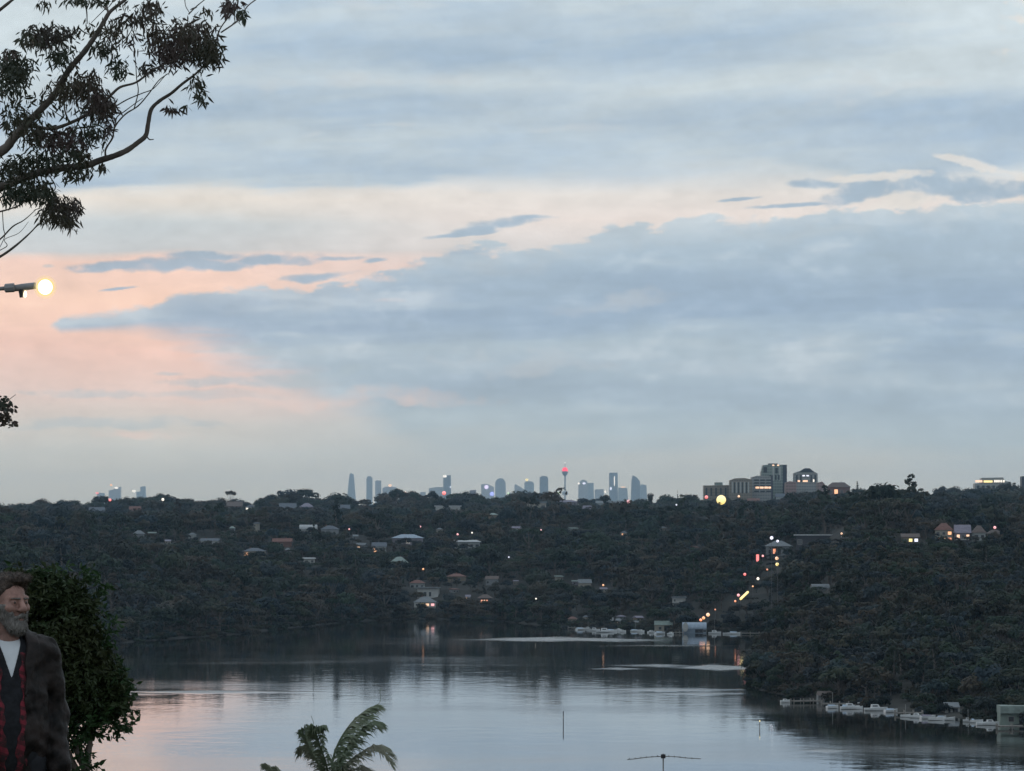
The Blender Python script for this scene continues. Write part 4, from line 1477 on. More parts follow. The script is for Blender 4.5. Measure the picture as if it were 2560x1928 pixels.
T = tower
T([(868, 1245), (872, 1200), (874, 1186), (877, 1183), (884, 1186), (886, 1210), (889, 1245)], 'tapering tower, tallest at the left end of the main skyline', F_glass)
T([(916, 1245), (916, 1196), (919, 1193), (931, 1194), (931, 1245)], 'taller of the two slim slab towers right of the tapering tower', F_glass,
  extra=[('setback', [(918, 1230), (918, 1191), (928, 1191), (928, 1230)], F_dark, 6, 12)])
T([(938, 1245), (938, 1203), (941, 1201), (953, 1202), (953, 1245)], 'shorter of the two slim slab towers right of the tapering tower', F_conc)
T([(956, 1245), (956, 1221), (964, 1217), (990, 1218), (990, 1245)], 'squat block with an orange lit top beside the slab towers', F_conc, lights=[(975, 1214, 9, 6, 'peach')])
T([(1011, 1250), (1011, 1230), (1018, 1228), (1018, 1250)], 'tiny far block between two skyline trees with a white lamp', F_conc, lights=[(1014, 1231, 5, 5, 'peach')])
T([(1050, 1250), (1050, 1231), (1064, 1230), (1064, 1250)], 'low block left of the slant-topped tower', F_conc)
T([(1108, 1250), (1108, 1196), (1113, 1189), (1127, 1188), (1128, 1250)], 'slant-topped dark tower with a white lit corner', F_dark, lights=[(1112, 1191, 10, 6, 'white'), (1126, 1218, 3, 4, 'cool')],
  extra=[('podium', [(1072, 1250), (1072, 1221), (1090, 1218), (1107, 1218), (1107, 1250)], F_conc, 10, 60)])
T([(1174, 1250), (1174, 1226), (1190, 1225), (1190, 1250)], 'low block with reddish roof in the skyline gap', F_red)
T([(1203, 1250), (1203, 1211), (1218, 1210), (1235, 1218), (1235, 1250)], 'stepped pale block with violet and blue signs', F_pale, lights=[(1216, 1218, 10, 10, 'violet'), (1230, 1235, 11, 10, 'blue')])
T([(1238, 1250), (1238, 1206), (1242, 1199), (1249, 1196), (1258, 1197), (1264, 1206), (1265, 1250)], 'tower with rounded shoulders in mid skyline', F_glass)
T([(1268, 1255), (1268, 1233), (1276, 1232), (1286, 1236), (1286, 1255)], 'low infill block right of the rounded tower', F_conc, lights=[(1271, 1234, 5, 5, 'green')])
T([(1286, 1250), (1286, 1214), (1288, 1210), (1311, 1224), (1311, 1250)], 'low sail-shaped block left of the lamp-topped block', F_conc)
T([(1311, 1250), (1311, 1207), (1316, 1203), (1330, 1204), (1335, 1209), (1335, 1250)], 'block with a yellow lit box on its roof', F_glass, lights=[(1317, 1200, 8, 6, 'yellow')])
T([(1349, 1250), (1349, 1194), (1356, 1190), (1366, 1191), (1370, 1194), (1371, 1230), (1373, 1250)], 'broad dark tower left of the needle tower', F_dark)
T([(1376, 1255), (1376, 1232), (1388, 1231), (1400, 1235), (1400, 1255)], 'low blocks of offices at the foot of the needle tower', F_conc, lights=[(1394, 1233, 14, 6, 'green')])
# the needle tower: shaft, golden turret with red light, spire
d = CD
pc = 1412.5
z0 = EYE - (1290 - HZ) / F * d
root = empty('needle_tower', (col_x(pc, d), d, z0))
tag(root, 'needle tower with a red glowing turret, highest point of the skyline', 'tower', SK)
zz = lambda y: EYE - (y - HZ) / F * d - z0
rr_ = lambda p: p / F * d
MB().lathe([(rr_(2.3), 0), (rr_(1.9), zz(1230)), (rr_(1.8), zz(1187))], 12).build('shaft', F_dark, root)
tu = MB().lathe([(rr_(2.2), zz(1191)), (rr_(6.5), zz(1185)), (rr_(7.6), zz(1181)), (rr_(7.6), zz(1178.5))], 16).build('turret', F_dark, root)
MB().lathe([(rr_(7.0), zz(1178.4)), (rr_(7.2), zz(1175)), (rr_(5.4), zz(1171)), (rr_(3.0), zz(1169))], 16).build('light_band', mat('turret_red_glow', (.5, .1, .1), .5, .05, 1.0, emit=(1.0, 0.05, 0.10, 1), es=1.7), tu)
MB().lathe([(rr_(1.1), zz(1169)), (rr_(.7), zz(1160)), (rr_(.35), zz(1154))], 8).build('spire', F_pale, root)
MB().lathe([(rr_(.3), zz(1159)), (rr_(1.6), zz(1157.5)), (rr_(.3), zz(1156))], 8).build('beacon', litm('white'), root)
MB().lathe([(rr_(7), zz(1238)), (rr_(7.5), zz(1231)), (rr_(6), zz(1228))], 12).build('base_block', F_conc, root)
T([(1446, 1250), (1446, 1212), (1451, 1203), (1458, 1199), (1466, 1202), (1470, 1209), (1470, 1250)], 'domed block with white signs right of the needle tower', F_conc,
  lights=[(1447, 1209, 5, 5, 'white'), (1460, 1209, 8, 4, 'cool')], extra=[('wing', [(1470.2, 1250), (1470.2, 1208), (1484, 1207), (1485, 1250)], F_glass, 4, 40)])
T([(1487, 1250), (1487, 1224), (1509, 1223), (1511, 1250)], 'low grey block between the domed block and the dark slab', F_conc, lights=[(1513, 1230, 5, 6, 'white')])
T([(1523, 1250), (1523, 1183), (1526, 1182), (1544, 1182), (1545, 1250)], 'dark slab tower with a bright vertical light line', F_dark, lights=[(1536, 1203, 2.2, 26, 'white'), (1527, 1222, 4, 8, 'cool')])
T([(1546, 1250), (1546, 1219), (1568, 1220), (1570, 1250)], 'low block with a lit roof edge right of the dark slab', F_glass, lights=[(1558, 1218, 13, 2.4, 'peach')])
T([(1577, 1250), (1579, 1200), (1582, 1188), (1592, 1194), (1600, 1204), (1600, 1250)], 'sail-shaped tower near the right end of the skyline', F_dark)
T([(1600.3, 1250), (1600.3, 1214), (1604, 1211), (1616, 1213), (1618, 1250)], 'square block attached right of the sail-shaped tower', F_glass)
# far left cluster
T([(243, 1260), (243, 1236), (249, 1232), (261, 1233), (261, 1260)], 'left block of the far left cluster with a red sign', F_glass, lights=[(243, 1233, 8, 5, 'red')])
T([(272, 1260), (272, 1227), (285, 1224), (286, 1218), (301, 1217), (301, 1260)], 'stepped tower of the far left cluster with a white sign', F_conc, lights=[(291, 1220, 10, 5, 'white'), (278, 1213, 6, 5, 'amber')])
T([(341, 1255), (341, 1230), (351, 1229), (351, 1217), (363, 1216), (363, 1228), (366, 1255)], 'right block of the far left cluster with a slim tower', F_glass, lights=[(335, 1228, 9, 6, 'white')])

# ------------------------------------------------------------------ nearer high-rises on the right
ND = 5450.0
B_beige, B_green, B_stone = facade('block_beige', (0.24, 0.21, 0.17)), facade('block_green', (0.24, 0.29, 0.27)), facade('block_stone', (0.30, 0.31, 0.31))
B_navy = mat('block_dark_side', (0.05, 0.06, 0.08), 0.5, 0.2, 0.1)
HG = 'high-rise blocks on the right ridge'


def strips(root, pc, xs, y0, y1, wpx, m, d, name='window', proud=0.35):
    for x in xs:
        a, b = ((x - wpx / 2 - pc) / F * d), ((x + wpx / 2 - pc) / F * d)
        zb = root.location.z
        z0_, z1_ = EYE - (y1 - HZ) / F * d - zb, EYE - (y0 - HZ) / F * d - zb
        MB().box(a, b, -proud, -0.01, z0_, z1_).build(name, m, root)


def block(outline, label, m, lights=(), extra=(), d=ND):
    return T(outline, label, m, depth=22.0, d=d, base_y=1270, lights=lights, extra=extra, name='apartment_block', group=HG, cat='building')


m_strip = mat('balcony_strip_pale', (0.40, 0.42, 0.41), 0.7, 0.1, 0.2)
m_wdark = mat('window_strip_dark', (0.05, 0.06, 0.07), 0.2, 0.1, 0.2)
b = block([(1759, 1262), (1759, 1214), (1822, 1213), (1822, 1262)], 'long beige block at the left end of the high-rise cluster', B_beige,
          extra=[('plant_room', [(1787, 1213.2), (1787, 1206), (1807, 1206), (1807, 1213.2)], B_green, 6, 8)])
strips(b, 1790.5, [1766, 1778, 1790, 1802, 1814], 1220, 1240, 4, m_wdark, ND)
b = block([(1821, 1262), (1821, 1202), (1834, 1197), (1858, 1196), (1877, 1200), (1877, 1262)], 'block with vertical pale ribs and shallow pitched roof', B_beige)
b.location.y -= 30
strips(b, 1849, [1828, 1838, 1848, 1858, 1868], 1205, 1232, 3.4, m_strip, ND - 30)
strips(b, 1849, [1833, 1843, 1853, 1863], 1206, 1234, 3.0, m_wdark, ND - 30)
b = block([(1877, 1262), (1877, 1194), (1890, 1190), (1905, 1190), (1930, 1192), (1930, 1262)], 'pale stepped block in front of the tall slab with a lit storey', B_stone,
          lights=[])
b.location.y -= 12
for y in (1199, 1206, 1213, 1227):
    strips(b, 1903.5, [1890, 1905, 1920], y, y + 3.4, 12, m_wdark, ND - 12)
strips(b, 1903.5, [1892, 1903, 1914, 1924], 1217, 1221.5, 9, litm('peach'), ND - 12, 'lit_window')
b = block([(1907, 1262), (1907, 1180), (1912, 1162), (1934, 1160), (1972, 1161), (1972, 1262)], 'tall grey-green slab block, highest of the near high-rises', B_green,
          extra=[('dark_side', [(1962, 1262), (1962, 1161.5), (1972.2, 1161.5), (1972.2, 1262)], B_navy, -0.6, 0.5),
                 ('plant_room', [(1926, 1160.5), (1926, 1157.5), (1950, 1157.5), (1950, 1160.5)], B_navy, 6, 8)])
b.location.y += 40
strips(b, 1939.5, [1918], 1168, 1182, 9, m_wdark, ND + 40)
strips(b, 1939.5, [1938, 1954.5], 1167, 1202, 4, m_strip, ND + 40)
strips(b, 1939.5, [1946], 1170, 1184, 6, m_wdark, ND + 40)
strips(b, 1939.5, [1938, 1950], 1162, 1165, 5, litm('peach'), ND + 40, 'lit_window')
strips(b, 1939.5, [1930, 1944, 1952], 1188, 1200, 4, m_wdark, ND + 40)
b = block([(1985, 1262), (1985, 1183), (1990, 1181), (2003, 1177), (2012, 1172), (2024, 1172), (2034, 1179), (2044, 1184), (2045, 1262)], 'grey block crowned by a low dark dome', B_stone,
          extra=[('dome', [(1998, 1180), (2004, 1176), (2012, 1171), (2024, 1171), (2033, 1178), (2036, 1181)], B_navy, -0.8, 14)])
strips(b, 2015, [1992, 2002, 2028, 2038], 1188, 1206, 4, m_wdark, ND)
strips(b, 2015, [1997, 2010, 2016], 1201, 1205, 6, litm('peach'), ND, 'lit_window')
strips(b, 2015, [2009, 2019], 1188, 1191, 6, litm('cool'), ND, 'lit_window')
strips(b, 2015, [2034], 1199, 1205, 3, litm('white'), ND, 'lit_window')
b = block([(1962, 1262), (1964, 1207), (1974, 1203), (1991, 1206), (1991, 1262)], 'low red-brown block between the tall slab and the domed block', F_red, d=ND - 60)
b = block([(2043, 1262), (2044, 1207), (2056, 1204), (2064, 1214), (2066, 1262)], 'low red-brown block right of the domed block', F_red, d=ND - 60)
# chimney-like mast
p = P(1930, 1262, ND - 90)
root = empty('chimney', (p.x, p.y, p.z - 12))
tag(root, 'slim dark chimney in front of the tall slab block', 'chimney', HG)
hh = (1262 - 1190) / F * ND + 12
MB().lathe([(1.3, 0), (1.1, hh * .97), (1.5, hh * .972), (1.5, hh)], 8).build('flue', B_navy, root)
# lit-topped building on the far right
b = block([(2437, 1262), (2437, 1209), (2452, 1208), (2454, 1195), (2508, 1194), (2512, 1203), (2527, 1205), (2527, 1262)], 'broad building with a row of glowing signs along its top at right', B_stone)
strips(b, 2482, [2447], 1201, 1206, 17, litm('peach'), ND, 'lit_sign', 0.6)
strips(b, 2482, [2470], 1201.5, 1206.5, 22, litm('yellow'), ND, 'lit_sign', 0.6)
strips(b, 2482, [2487, 2492, 2497, 2503, 2509], 1200.5, 1206, 3.6, litm('white'), ND, 'lit_sign', 0.6)
strips(b, 2482, [2445, 2458, 2471, 2484, 2497, 2515], 1214, 1222, 6, m_wdark, ND)
b = block([(2555, 1262), (2555, 1191), (2580, 1190), (2580, 1262)], 'grey tower cut by the right edge of the picture', B_navy)


# ================================================================== foreground: gum tree overhead
m_gleaf = leaf_mat('near_gum_leaf', (0.030, 0.040, 0.026, 1), (0.055, 0.050, 0.034, 1), (0.062, 0.042, 0.042, 1), 0.3, 0.45, 0.2, 2.5)
m_gbark = mat('near_gum_bark', (0.10, 0.085, 0.075), 0.85, 0.45, 3.0, stretch=(1, 1, .3), bump=0.4)
GT = 60.0
K = 720.0 / 1817.0          # traced at this scale


def catmull(pts, n=5):
    pts = [Vector(p) for p in pts]
    q = [pts[0] * 2 - pts[1]] + pts + [pts[-1] * 2 - pts[-2]]
    out = []
    for i in range(1, len(q) - 2):
        for k in range(n):
            t = k / n
            a, b, c, d_ = q[i - 1], q[i], q[i + 1], q[i + 2]
            out.append(0.5 * ((2 * b) + (c - a) * t + (2 * a - 5 * b + 4 * c - d_) * t * t + (3 * b - a - 3 * c + d_) * t ** 3))
    out.append(pts[-1])
    return out


gum = empty('gum_tree', (P(-420, 900, GT).x, GT, near_z(GT)))
tag(gum, 'gum tree with drooping leaves reaching in from the upper left corner', 'tree')
g0 = gum.location.copy()
gr_ = random.Random(5)


def limb(trace, r0, r1, name='branch', dd=0.0, scale=K, wig=0.0):
    n = len(trace)
    pts = []
    for i, (x, y) in enumerate(trace):
        pts.append(P(x * scale, y * scale, GT + dd * i / n + (gr_.uniform(-1, 1) * wig)) - g0)
    pts = catmull(pts, 5)
    m = len(pts)
    rad = [((r0 + (r1 - r0) * (i / (m - 1))) * K / F * GT) * gr_.uniform(.92, 1.08) for i in range(m)]
    return MB().tube(pts, rad, 9).build(name, m_gbark, gum, smooth=True)


tx = -1060          # the trunk stands out of frame to the left
zt = P(0, tx * 0, GT)
tr = [(0, 0, -0.6), (0.05, 0, 1.5), (-0.05, .1, 4.0), (0.10, 0, 6.6)]
top = P(-1010 * K, 1250 * K, GT) - g0
tr = [Vector((0, 0, -.8)), Vector((0.05, 0.02, top.z * .3)), Vector((-0.05, .03, top.z * .65)), top]
MB().tube(catmull(tr, 5), [0.34 - 0.012 * i for i in range(16)], 14).build('trunk', m_gbark, gum, smooth=True)
A_ = [(-1010, 1250), (-620, 1190), (-300, 1090), (0, 960), (80, 880), (150, 800), (250, 700), (350, 590), (430, 450), (530, 330), (600, 230), (660, 130), (700, 70), (800, -10), (900, -120)]
B_ = [(-1010, 1260), (-640, 1290), (-300, 1250), (0, 1180), (130, 1130), (250, 1090), (400, 1060), (530, 1048), (640, 1010), (720, 985), (800, 950), (870, 900), (920, 855), (935, 780), (955, 690), (1010, 635), (1080, 590), (1150, 530), (1230, 470), (1290, 410), (1312, 360)]
limb(A_, 36, 8, 'limb')
limb(B_, 30, 5, 'limb')
limb([(-1010, 1290), (-700, 1560), (-380, 1680), (-100, 1660), (0, 1620), (100, 1550), (200, 1460), (245, 1405)], 18, 2.5, 'limb')
limb([(-1010, 1300), (-760, 1900), (-420, 2380), (-160, 2560), (-40, 2600), (60, 2640)], 18, 3, 'limb')
for tr_, a, b in [([(655, 140), (682, 90), (672, 30), (690, -40)], 12, 8), ([(668, 60), (650, 42), (600, -5)], 7, 5),
                  ([(665, 988), (668, 940), (710, 870), (725, 800), (790, 722), (870, 670), (940, 590), (1000, 510), (1060, 465)], 9, 4),
                  ([(728, 795), (738, 740), (790, 700), (850, 655), (900, 620)], 6, 3),
                  ([(180, 790), (330, 812), (480, 760), (600, 690), (700, 600), (760, 550), (860, 520), (950, 452), (1040, 405), (1120, 380)], 17, 6),
                  ([(700, 690), (800, 630), (900, 588), (970, 558), (1050, 468)], 6, 3), ([(845, 690), (872, 580), (862, 500), (856, 400), (842, 250), (850, 160)], 5, 3),
                  ([(1300, 400), (1350, 300), (1385, 190), (1440, 112), (1490, 60), (1500, -10)], 7, 4), ([(1395, 205), (1500, 130), (1560, 42), (1625, -10)], 7, 5),
                  ([(1190, 90), (1240, 40), (1300, -8)], 6, 4), ([(1165, -5), (1172, 40), (1195, 80)], 4, 3), ([(-60, 110), (0, 62), (85, -6)], 16, 12),
                  ([(520, -5), (545, 60), (550, 150)], 8, 4), ([(575, 145), (640, 80), (662, 58)], 3, 4), ([(922, 855), (942, 880), (968, 880)], 7, 4),
                  ([(-120, 1590), (0, 1510), (80, 1430), (150, 1390), (225, 1325)], 9, 3), ([(-40, 1345), (60, 1320), (130, 1290), (200, 1230)], 8, 4),
                  ([(15, 1330), (22, 1440), (30, 1490), (0, 1560)], 4, 3), ([(0, 1580), (45, 1550), (30, 1510), (120, 1470), (180, 1400)], 4, 2),
                  ([(400, 600), (410, 700), (435, 770)], 6, 8), ([(310, 680), (380, 730), (430, 760)], 4, 4), ([(290, 1080), (350, 1180), (300, 1240)], 6, 3),
                  ([(470, 850), (510, 900), (520, 1000)], 4, 3), ([(120, 990), (180, 940), (200, 860)], 5, 3), ([(60, 2640), (100, 2680)], 3, 2), ([(-20, 2590), (60, 2520), (100, 2490)], 4, 2)]:
    limb(tr_, a * .75, b * .75, 'branch', dd=gr_.uniform(-.8, .8))


def gum_leaves(cx, cy_, rx, ry, n, seed, long=1.0, droop=1.0, dd=1.2, round_=False):
    """a cluster of hanging lance-shaped leaves"""
    r = random.Random(seed)
    vs, fs = [], []
    for _ in range(n):
        while True:
            a, b = r.gauss(0, .46), r.gauss(0, .46)
            if a * a + b * b < 1.15:
                break
        c = P((cx + a * rx) * K, (cy_ + b * ry) * K, GT + r.uniform(-dd, dd)) - g0
        L_ = r.uniform(0.085, 0.15) * long
        W_ = L_ * (r.uniform(.085, .13) if not round_ else .30)
        dr = Vector((r.gauss(0, .6), r.gauss(0, .6), -r.uniform(.3, 1.3) * droop + r.gauss(0, .35))).normalized()
        side = dr.cross(Vector((r.gauss(0, 1), r.gauss(0, 1), r.gauss(0, .4)))).normalized()
        bend = side.cross(dr) * L_ * r.uniform(-.22, .22)
        b0 = len(vs)
        vs += [tuple(c), tuple(c + dr * L_ * .35 + side * W_ + bend * .6), tuple(c + dr * L_ * .35 - side * W_ + bend * .6),
               tuple(c + dr * L_ * .7 + side * W_ * .7 + bend), tuple(c + dr * L_ * .7 - side * W_ * .7 + bend), tuple(c + dr * L_ + bend * .8)]
        fs += [(b0, b0 + 1, b0 + 2), (b0 + 1, b0 + 3, b0 + 4, b0 + 2), (b0 + 3, b0 + 5, b0 + 4)]
    o = mesh_obj('foliage', vs, fs, m_gleaf, gum)
    o['kind'] = 'stuff'
    return o


for i, (cx, cy_, rx, ry, n) in enumerate([
        (330, 215, 185, 85, 420), (200, 240, 90, 70, 160), (90, 430, 130, 110, 520), (60, 540, 110, 70, 170), (380, 350, 130, 90, 200), (520, 540, 170, 120, 460), (640, 660, 110, 110, 420), (400, 560, 140, 90, 180),
        (1190, 210, 190, 110, 640), (1080, 330, 150, 110, 460), (1270, 310, 130, 110, 420), (980, 230, 90, 90, 130), (1350, 330, 70, 110, 150), (860, 110, 170, 110, 190), (960, 40, 80, 70, 110), (700, 200, 120, 80, 130),
        (740, 420, 80, 80, 110), (650, 300, 90, 70, 110), (130, 760, 170, 90, 300), (400, 880, 190, 90, 380), (250, 840, 130, 80, 200), (560, 830, 130, 80, 160), (110, 1060, 160, 90, 380),
        (300, 1010, 160, 80, 210), (480, 1075, 120, 70, 170), (110, 1210, 150, 70, 360), (250, 1180, 110, 70, 170), (400, 1310, 130, 95, 430), (300, 1350, 80, 70, 120), (430, 1390, 80, 60, 130), (280, 1230, 110, 60, 160),
        (1250, 520, 60, 100, 90), (1270, 610, 40, 50, 40), (1090, 680, 60, 25, 40), (1180, 665, 20, 14, 8), (1450, 30, 80, 60, 120), (1520, 90, 50, 50, 60), (560, 0, 260, 24, 110), (290, 20, 60, 40, 24), (1290, 60, 60, 40, 20),
        (640, 1040, 60, 30, 24), (530, 980, 60, 60, 60), (690, 800, 40, 60, 40), (60, 340, 60, 40, 70), (930, 430, 70, 50, 60), (470, 950, 80, 60, 90)]):
    gum_leaves(cx, cy_, rx, ry, int(n * 1.0), 100 + i)
for i, (cx, cy_, rx, ry, n) in enumerate([(250, 640, 300, 120, 160), (300, 930, 330, 140, 200), (150, 620, 160, 80, 90), (520, 700, 200, 120, 120), (800, 260, 160, 140, 110), (560, 180, 120, 100, 60), (200, 1120, 260, 90, 140), (60, 680, 100, 100, 90), (640, 880, 100, 90, 60)]):
    gum_leaves(cx, cy_, rx, ry, n // 2, 150 + i)
for i, (cx, cy_, rx, ry, n) in enumerate([(20, 2540, 60, 60, 60), (30, 2640, 60, 50, 60), (80, 2580, 40, 45, 22), (-40, 2600, 60, 100, 80), (80, 2680, 26, 22, 8)]):
    gum_leaves(cx, cy_, rx, ry, n, 200 + i, 0.62, .5, .5, True)

# ================================================================== street lamp
SD = 44.0
m_lampgrey = mat('lamp_housing_grey', (0.22, 0.22, 0.23), 0.5, 0.12, 8.0)
lp = P(-520, 735, SD)
sl = empty('street_lamp', (lp.x, SD, near_z(SD)))
tag(sl, 'grey street lamp with a blazing bulb on an arm at the left edge', 'street lamp')
s0 = sl.location.copy()
q = lambda x, y, dd=0.0: P(x, y, SD + dd) - s0
px_ = 1.0 / F * SD
MB().tube([(0, 0, -.6), (0, 0, (q(-520, 735)).z * .6), (0, 0, q(-520, 760).z)], [.085, .07, .055], 12).build('pole', m_lampgrey, sl, smooth=True)
MB().tube(catmull([Vector((0, 0, q(-520, 770).z)), q(-480, 738), q(-300, 733), q(-100, 727), q(16, 721)], 4), [5.2 * px_] * 17, 10).build('arm', m_lampgrey, sl, smooth=True)
a, b = q(11, 721), q(37, 719)
MB().tube([a, a.lerp(b, .08), a.lerp(b, .92), b], [7 * px_, 11 * px_, 11.5 * px_, 9 * px_], 8).build('gear_housing', m_lampgrey, sl)
a, b = q(36, 721), q(90, 714)
MB().tube([a, a.lerp(b, .3), a.lerp(b, .9), b], [8 * px_, 9 * px_, 8.5 * px_, 8 * px_], 12).build('lamp_neck', m_lampgrey, sl, smooth=True)
a = q(53, 724)
MB().tube([a, q(53, 735), q(53, 744)], [8 * px_, 5.5 * px_, 4.2 * px_], 10).build('photocell', m_dark, sl)
MB().lathe([(0.5 * px_, 0), (3.6 * px_, 3 * px_), (4.0 * px_, 9 * px_), (2.8 * px_, 15 * px_), (.5 * px_, 17 * px_)], 10, tuple(q(63, 744))).build('side_bulb', mat('side_bulb_glow', (.8, .8, .8), .4, .05, 1, emit=(1, .82, .5, 1), es=3.0), sl, smooth=True)
c = q(113, 718)
rb_ = 18 * px_
sph = lambda r, k=1.0: [(max(r * math.cos(a_), r * .02), r * k * math.sin(a_)) for a_ in [(-90 + 15 * i) * math.pi / 180 for i in range(13)]]
MB().lathe(sph(rb_, 1.02), 24, tuple(c)).build('bulb', mat('bulb_glow', (.8, .8, .8), .4, .02, 1, emit=(1, .90, .62, 1), es=7.0), sl, smooth=True)
# added see-through glowing shells that imitate the glare halo round the bulb
fm = bpy.data.materials.new('halo_glow')
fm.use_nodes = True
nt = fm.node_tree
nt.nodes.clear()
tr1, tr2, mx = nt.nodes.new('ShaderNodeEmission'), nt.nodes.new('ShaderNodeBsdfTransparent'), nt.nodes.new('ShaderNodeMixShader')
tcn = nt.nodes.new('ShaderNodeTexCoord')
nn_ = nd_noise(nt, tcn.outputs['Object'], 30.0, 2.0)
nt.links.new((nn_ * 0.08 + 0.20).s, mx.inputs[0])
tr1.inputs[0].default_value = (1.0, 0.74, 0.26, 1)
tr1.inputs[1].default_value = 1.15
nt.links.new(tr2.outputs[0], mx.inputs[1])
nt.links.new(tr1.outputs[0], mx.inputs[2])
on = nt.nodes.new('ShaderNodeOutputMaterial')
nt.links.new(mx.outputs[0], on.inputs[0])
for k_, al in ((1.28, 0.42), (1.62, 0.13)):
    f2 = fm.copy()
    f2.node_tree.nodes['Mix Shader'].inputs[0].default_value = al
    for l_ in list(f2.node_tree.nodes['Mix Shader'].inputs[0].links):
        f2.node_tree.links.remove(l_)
    MB().lathe(sph(rb_ * k_), 24, tuple(c)).build('halo_shell', f2, sl, smooth=True)

# ================================================================== dark bush behind the man
m_bleaf = leaf_mat('bush_leaf', (0.011, 0.042, 0.016, 1), (0.028, 0.062, 0.022, 1), (0.036, 0.042, 0.018, 1), 0.3, 0.5, 0.15, 3.0)
BD = 27.0
bu = empty('bush', (P(70, 1928, BD).x, BD, near_z(BD)))
tag(bu, 'dense dark leafy bush standing behind the bearded man', 'bush')
b0_ = bu.location.copy()
br = random.Random(9)


def bush_part(ellipses, name, sparse=1.0):
    vs, fs = [], []
    for (cx, cy_, rx, ry, n) in ellipses:
        for _ in range(max(2, int(n * sparse / 8))):
            while True:
                a, b = br.uniform(-1, 1), br.uniform(-1, 1)
                if a * a + b * b < 1:
                    break
            rr = br.uniform(.75, 1.10)
            cen = P(cx + a * rx * rr, cy_ + b * ry * rr, BD + br.uniform(-.9, .9) * math.sqrt(max(0, 1 - a * a - b * b)) * rx / F * BD + br.uniform(-.1, .1)) - b0_
            axis = Vector((a + br.gauss(0, .5), br.gauss(-.4, .5), -b * .6 + br.gauss(.1, .5))).normalized()
            sl_ = br.uniform(.05, .11)
            for q_ in range(8):                      # a twig's worth of leaves
                c = cen + axis * sl_ * (q_ / 8 - .3)
                L_ = br.uniform(.026, .060)
                W_ = L_ * br.uniform(.38, .58)
                d_ = (axis * .6 + Vector((br.gauss(0, .8), br.gauss(0, .8), br.gauss(-.25, .7)))).normalized()
                sd = d_.cross(Vector((br.gauss(0, 1), br.gauss(0, 1), br.gauss(0, 1)))).normalized()
                up = sd.cross(d_) * L_ * .15
                k = len(vs)
                vs += [tuple(c), tuple(c + d_ * L_ * .5 + sd * W_ * .5 + up), tuple(c + d_ * L_), tuple(c + d_ * L_ * .5 - sd * W_ * .5 + up)]
                fs += [(k, k + 1, k + 2), (k, k + 2, k + 3)]
    o = mesh_obj(name, vs, fs, m_bleaf, bu)
    if name == 'foliage':
        o['kind'] = 'stuff'
    return o


bush_part([(90, 1560, 145, 115, 4300), (168, 1522, 64, 60, 1200), (112, 1484, 100, 46, 1300), (60, 1470, 80, 40, 1000), (180, 1600, 66, 84, 1500), (140, 1700, 125, 110, 3800), (215, 1690, 70, 70, 1900),
           (265, 1715, 46, 62, 1300), (225, 1745, 82, 48, 1700), (285, 1755, 32, 30, 330), (200, 1640, 66, 60, 1200), (20, 1650, 110, 200, 3600), (0, 1850, 120, 120, 2600)], 'crown')
bush_part([(215, 1800, 90, 34, 330), (262, 1815, 50, 26, 150), (180, 1830, 60, 40, 200), (232, 1838, 24, 20, 50), (318, 1818, 22, 10, 18), (318, 1832, 12, 10, 8), (290, 1670, 10, 22, 40), (190, 1880, 40, 40, 90),
           (205, 1915, 30, 30, 60), (150, 1900, 60, 60, 260), (225, 1880, 16, 14, 14), (245, 1450, 14, 20, 26), (262, 1530, 12, 14, 20), (256, 1590, 14, 18, 26), (110, 1432, 40, 10, 40), (40, 1428, 40, 10, 30), (318, 1700, 10, 12, 16), (322, 1745, 12, 10, 16), (262, 1640, 12, 14, 20), (250, 1480, 22, 24, 60), (268, 1560, 18, 22, 50), (262, 1615, 20, 20, 50), (230, 1440, 26, 16, 60), (150, 1430, 30, 14, 60), (300, 1720, 26, 26, 70), (316, 1775, 20, 22, 50), (270, 1800, 40, 24, 110)], 'foliage')
mb = MB()
for tr_ in [[(60, 2700), (90, 2300), (120, 1950), (150, 1700), (170, 1520)], [(70, 2600), (150, 2100), (220, 1900), (225, 1700)], [(60, 2500), (40, 2000), (60, 1700), (70, 1500)], [(180, 2100), (200, 1960), (165, 1850), (250, 1760)],
            [(220, 1930), (195, 1880), (180, 1840)], [(150, 1980), (215, 1925), (190, 1870), (232, 1835)]]:
    pts = catmull([P(x, y, BD) - b0_ for x, y in tr_], 4)
    pts = [p_ for p_ in pts if p_.z > -0.4]
    mb.tube(pts, [0.035 - 0.028 * i / len(pts) for i in range(len(pts))], 7)
mb.build('stem', m_gbark, bu, smooth=True)

# ================================================================== palms on the slope below
m_frond = leaf_mat('palm_frond', (0.12, 0.155, 0.095, 1), (0.21, 0.22, 0.16, 1), (0.26, 0.24, 0.20, 1), 0.2, 0.45, 0.2, 1.2)
m_palmtrunk = mat('palm_trunk', (0.14, 0.12, 0.10), 0.9, 0.4, 4.0, stretch=(1, 1, 5), bump=0.5)


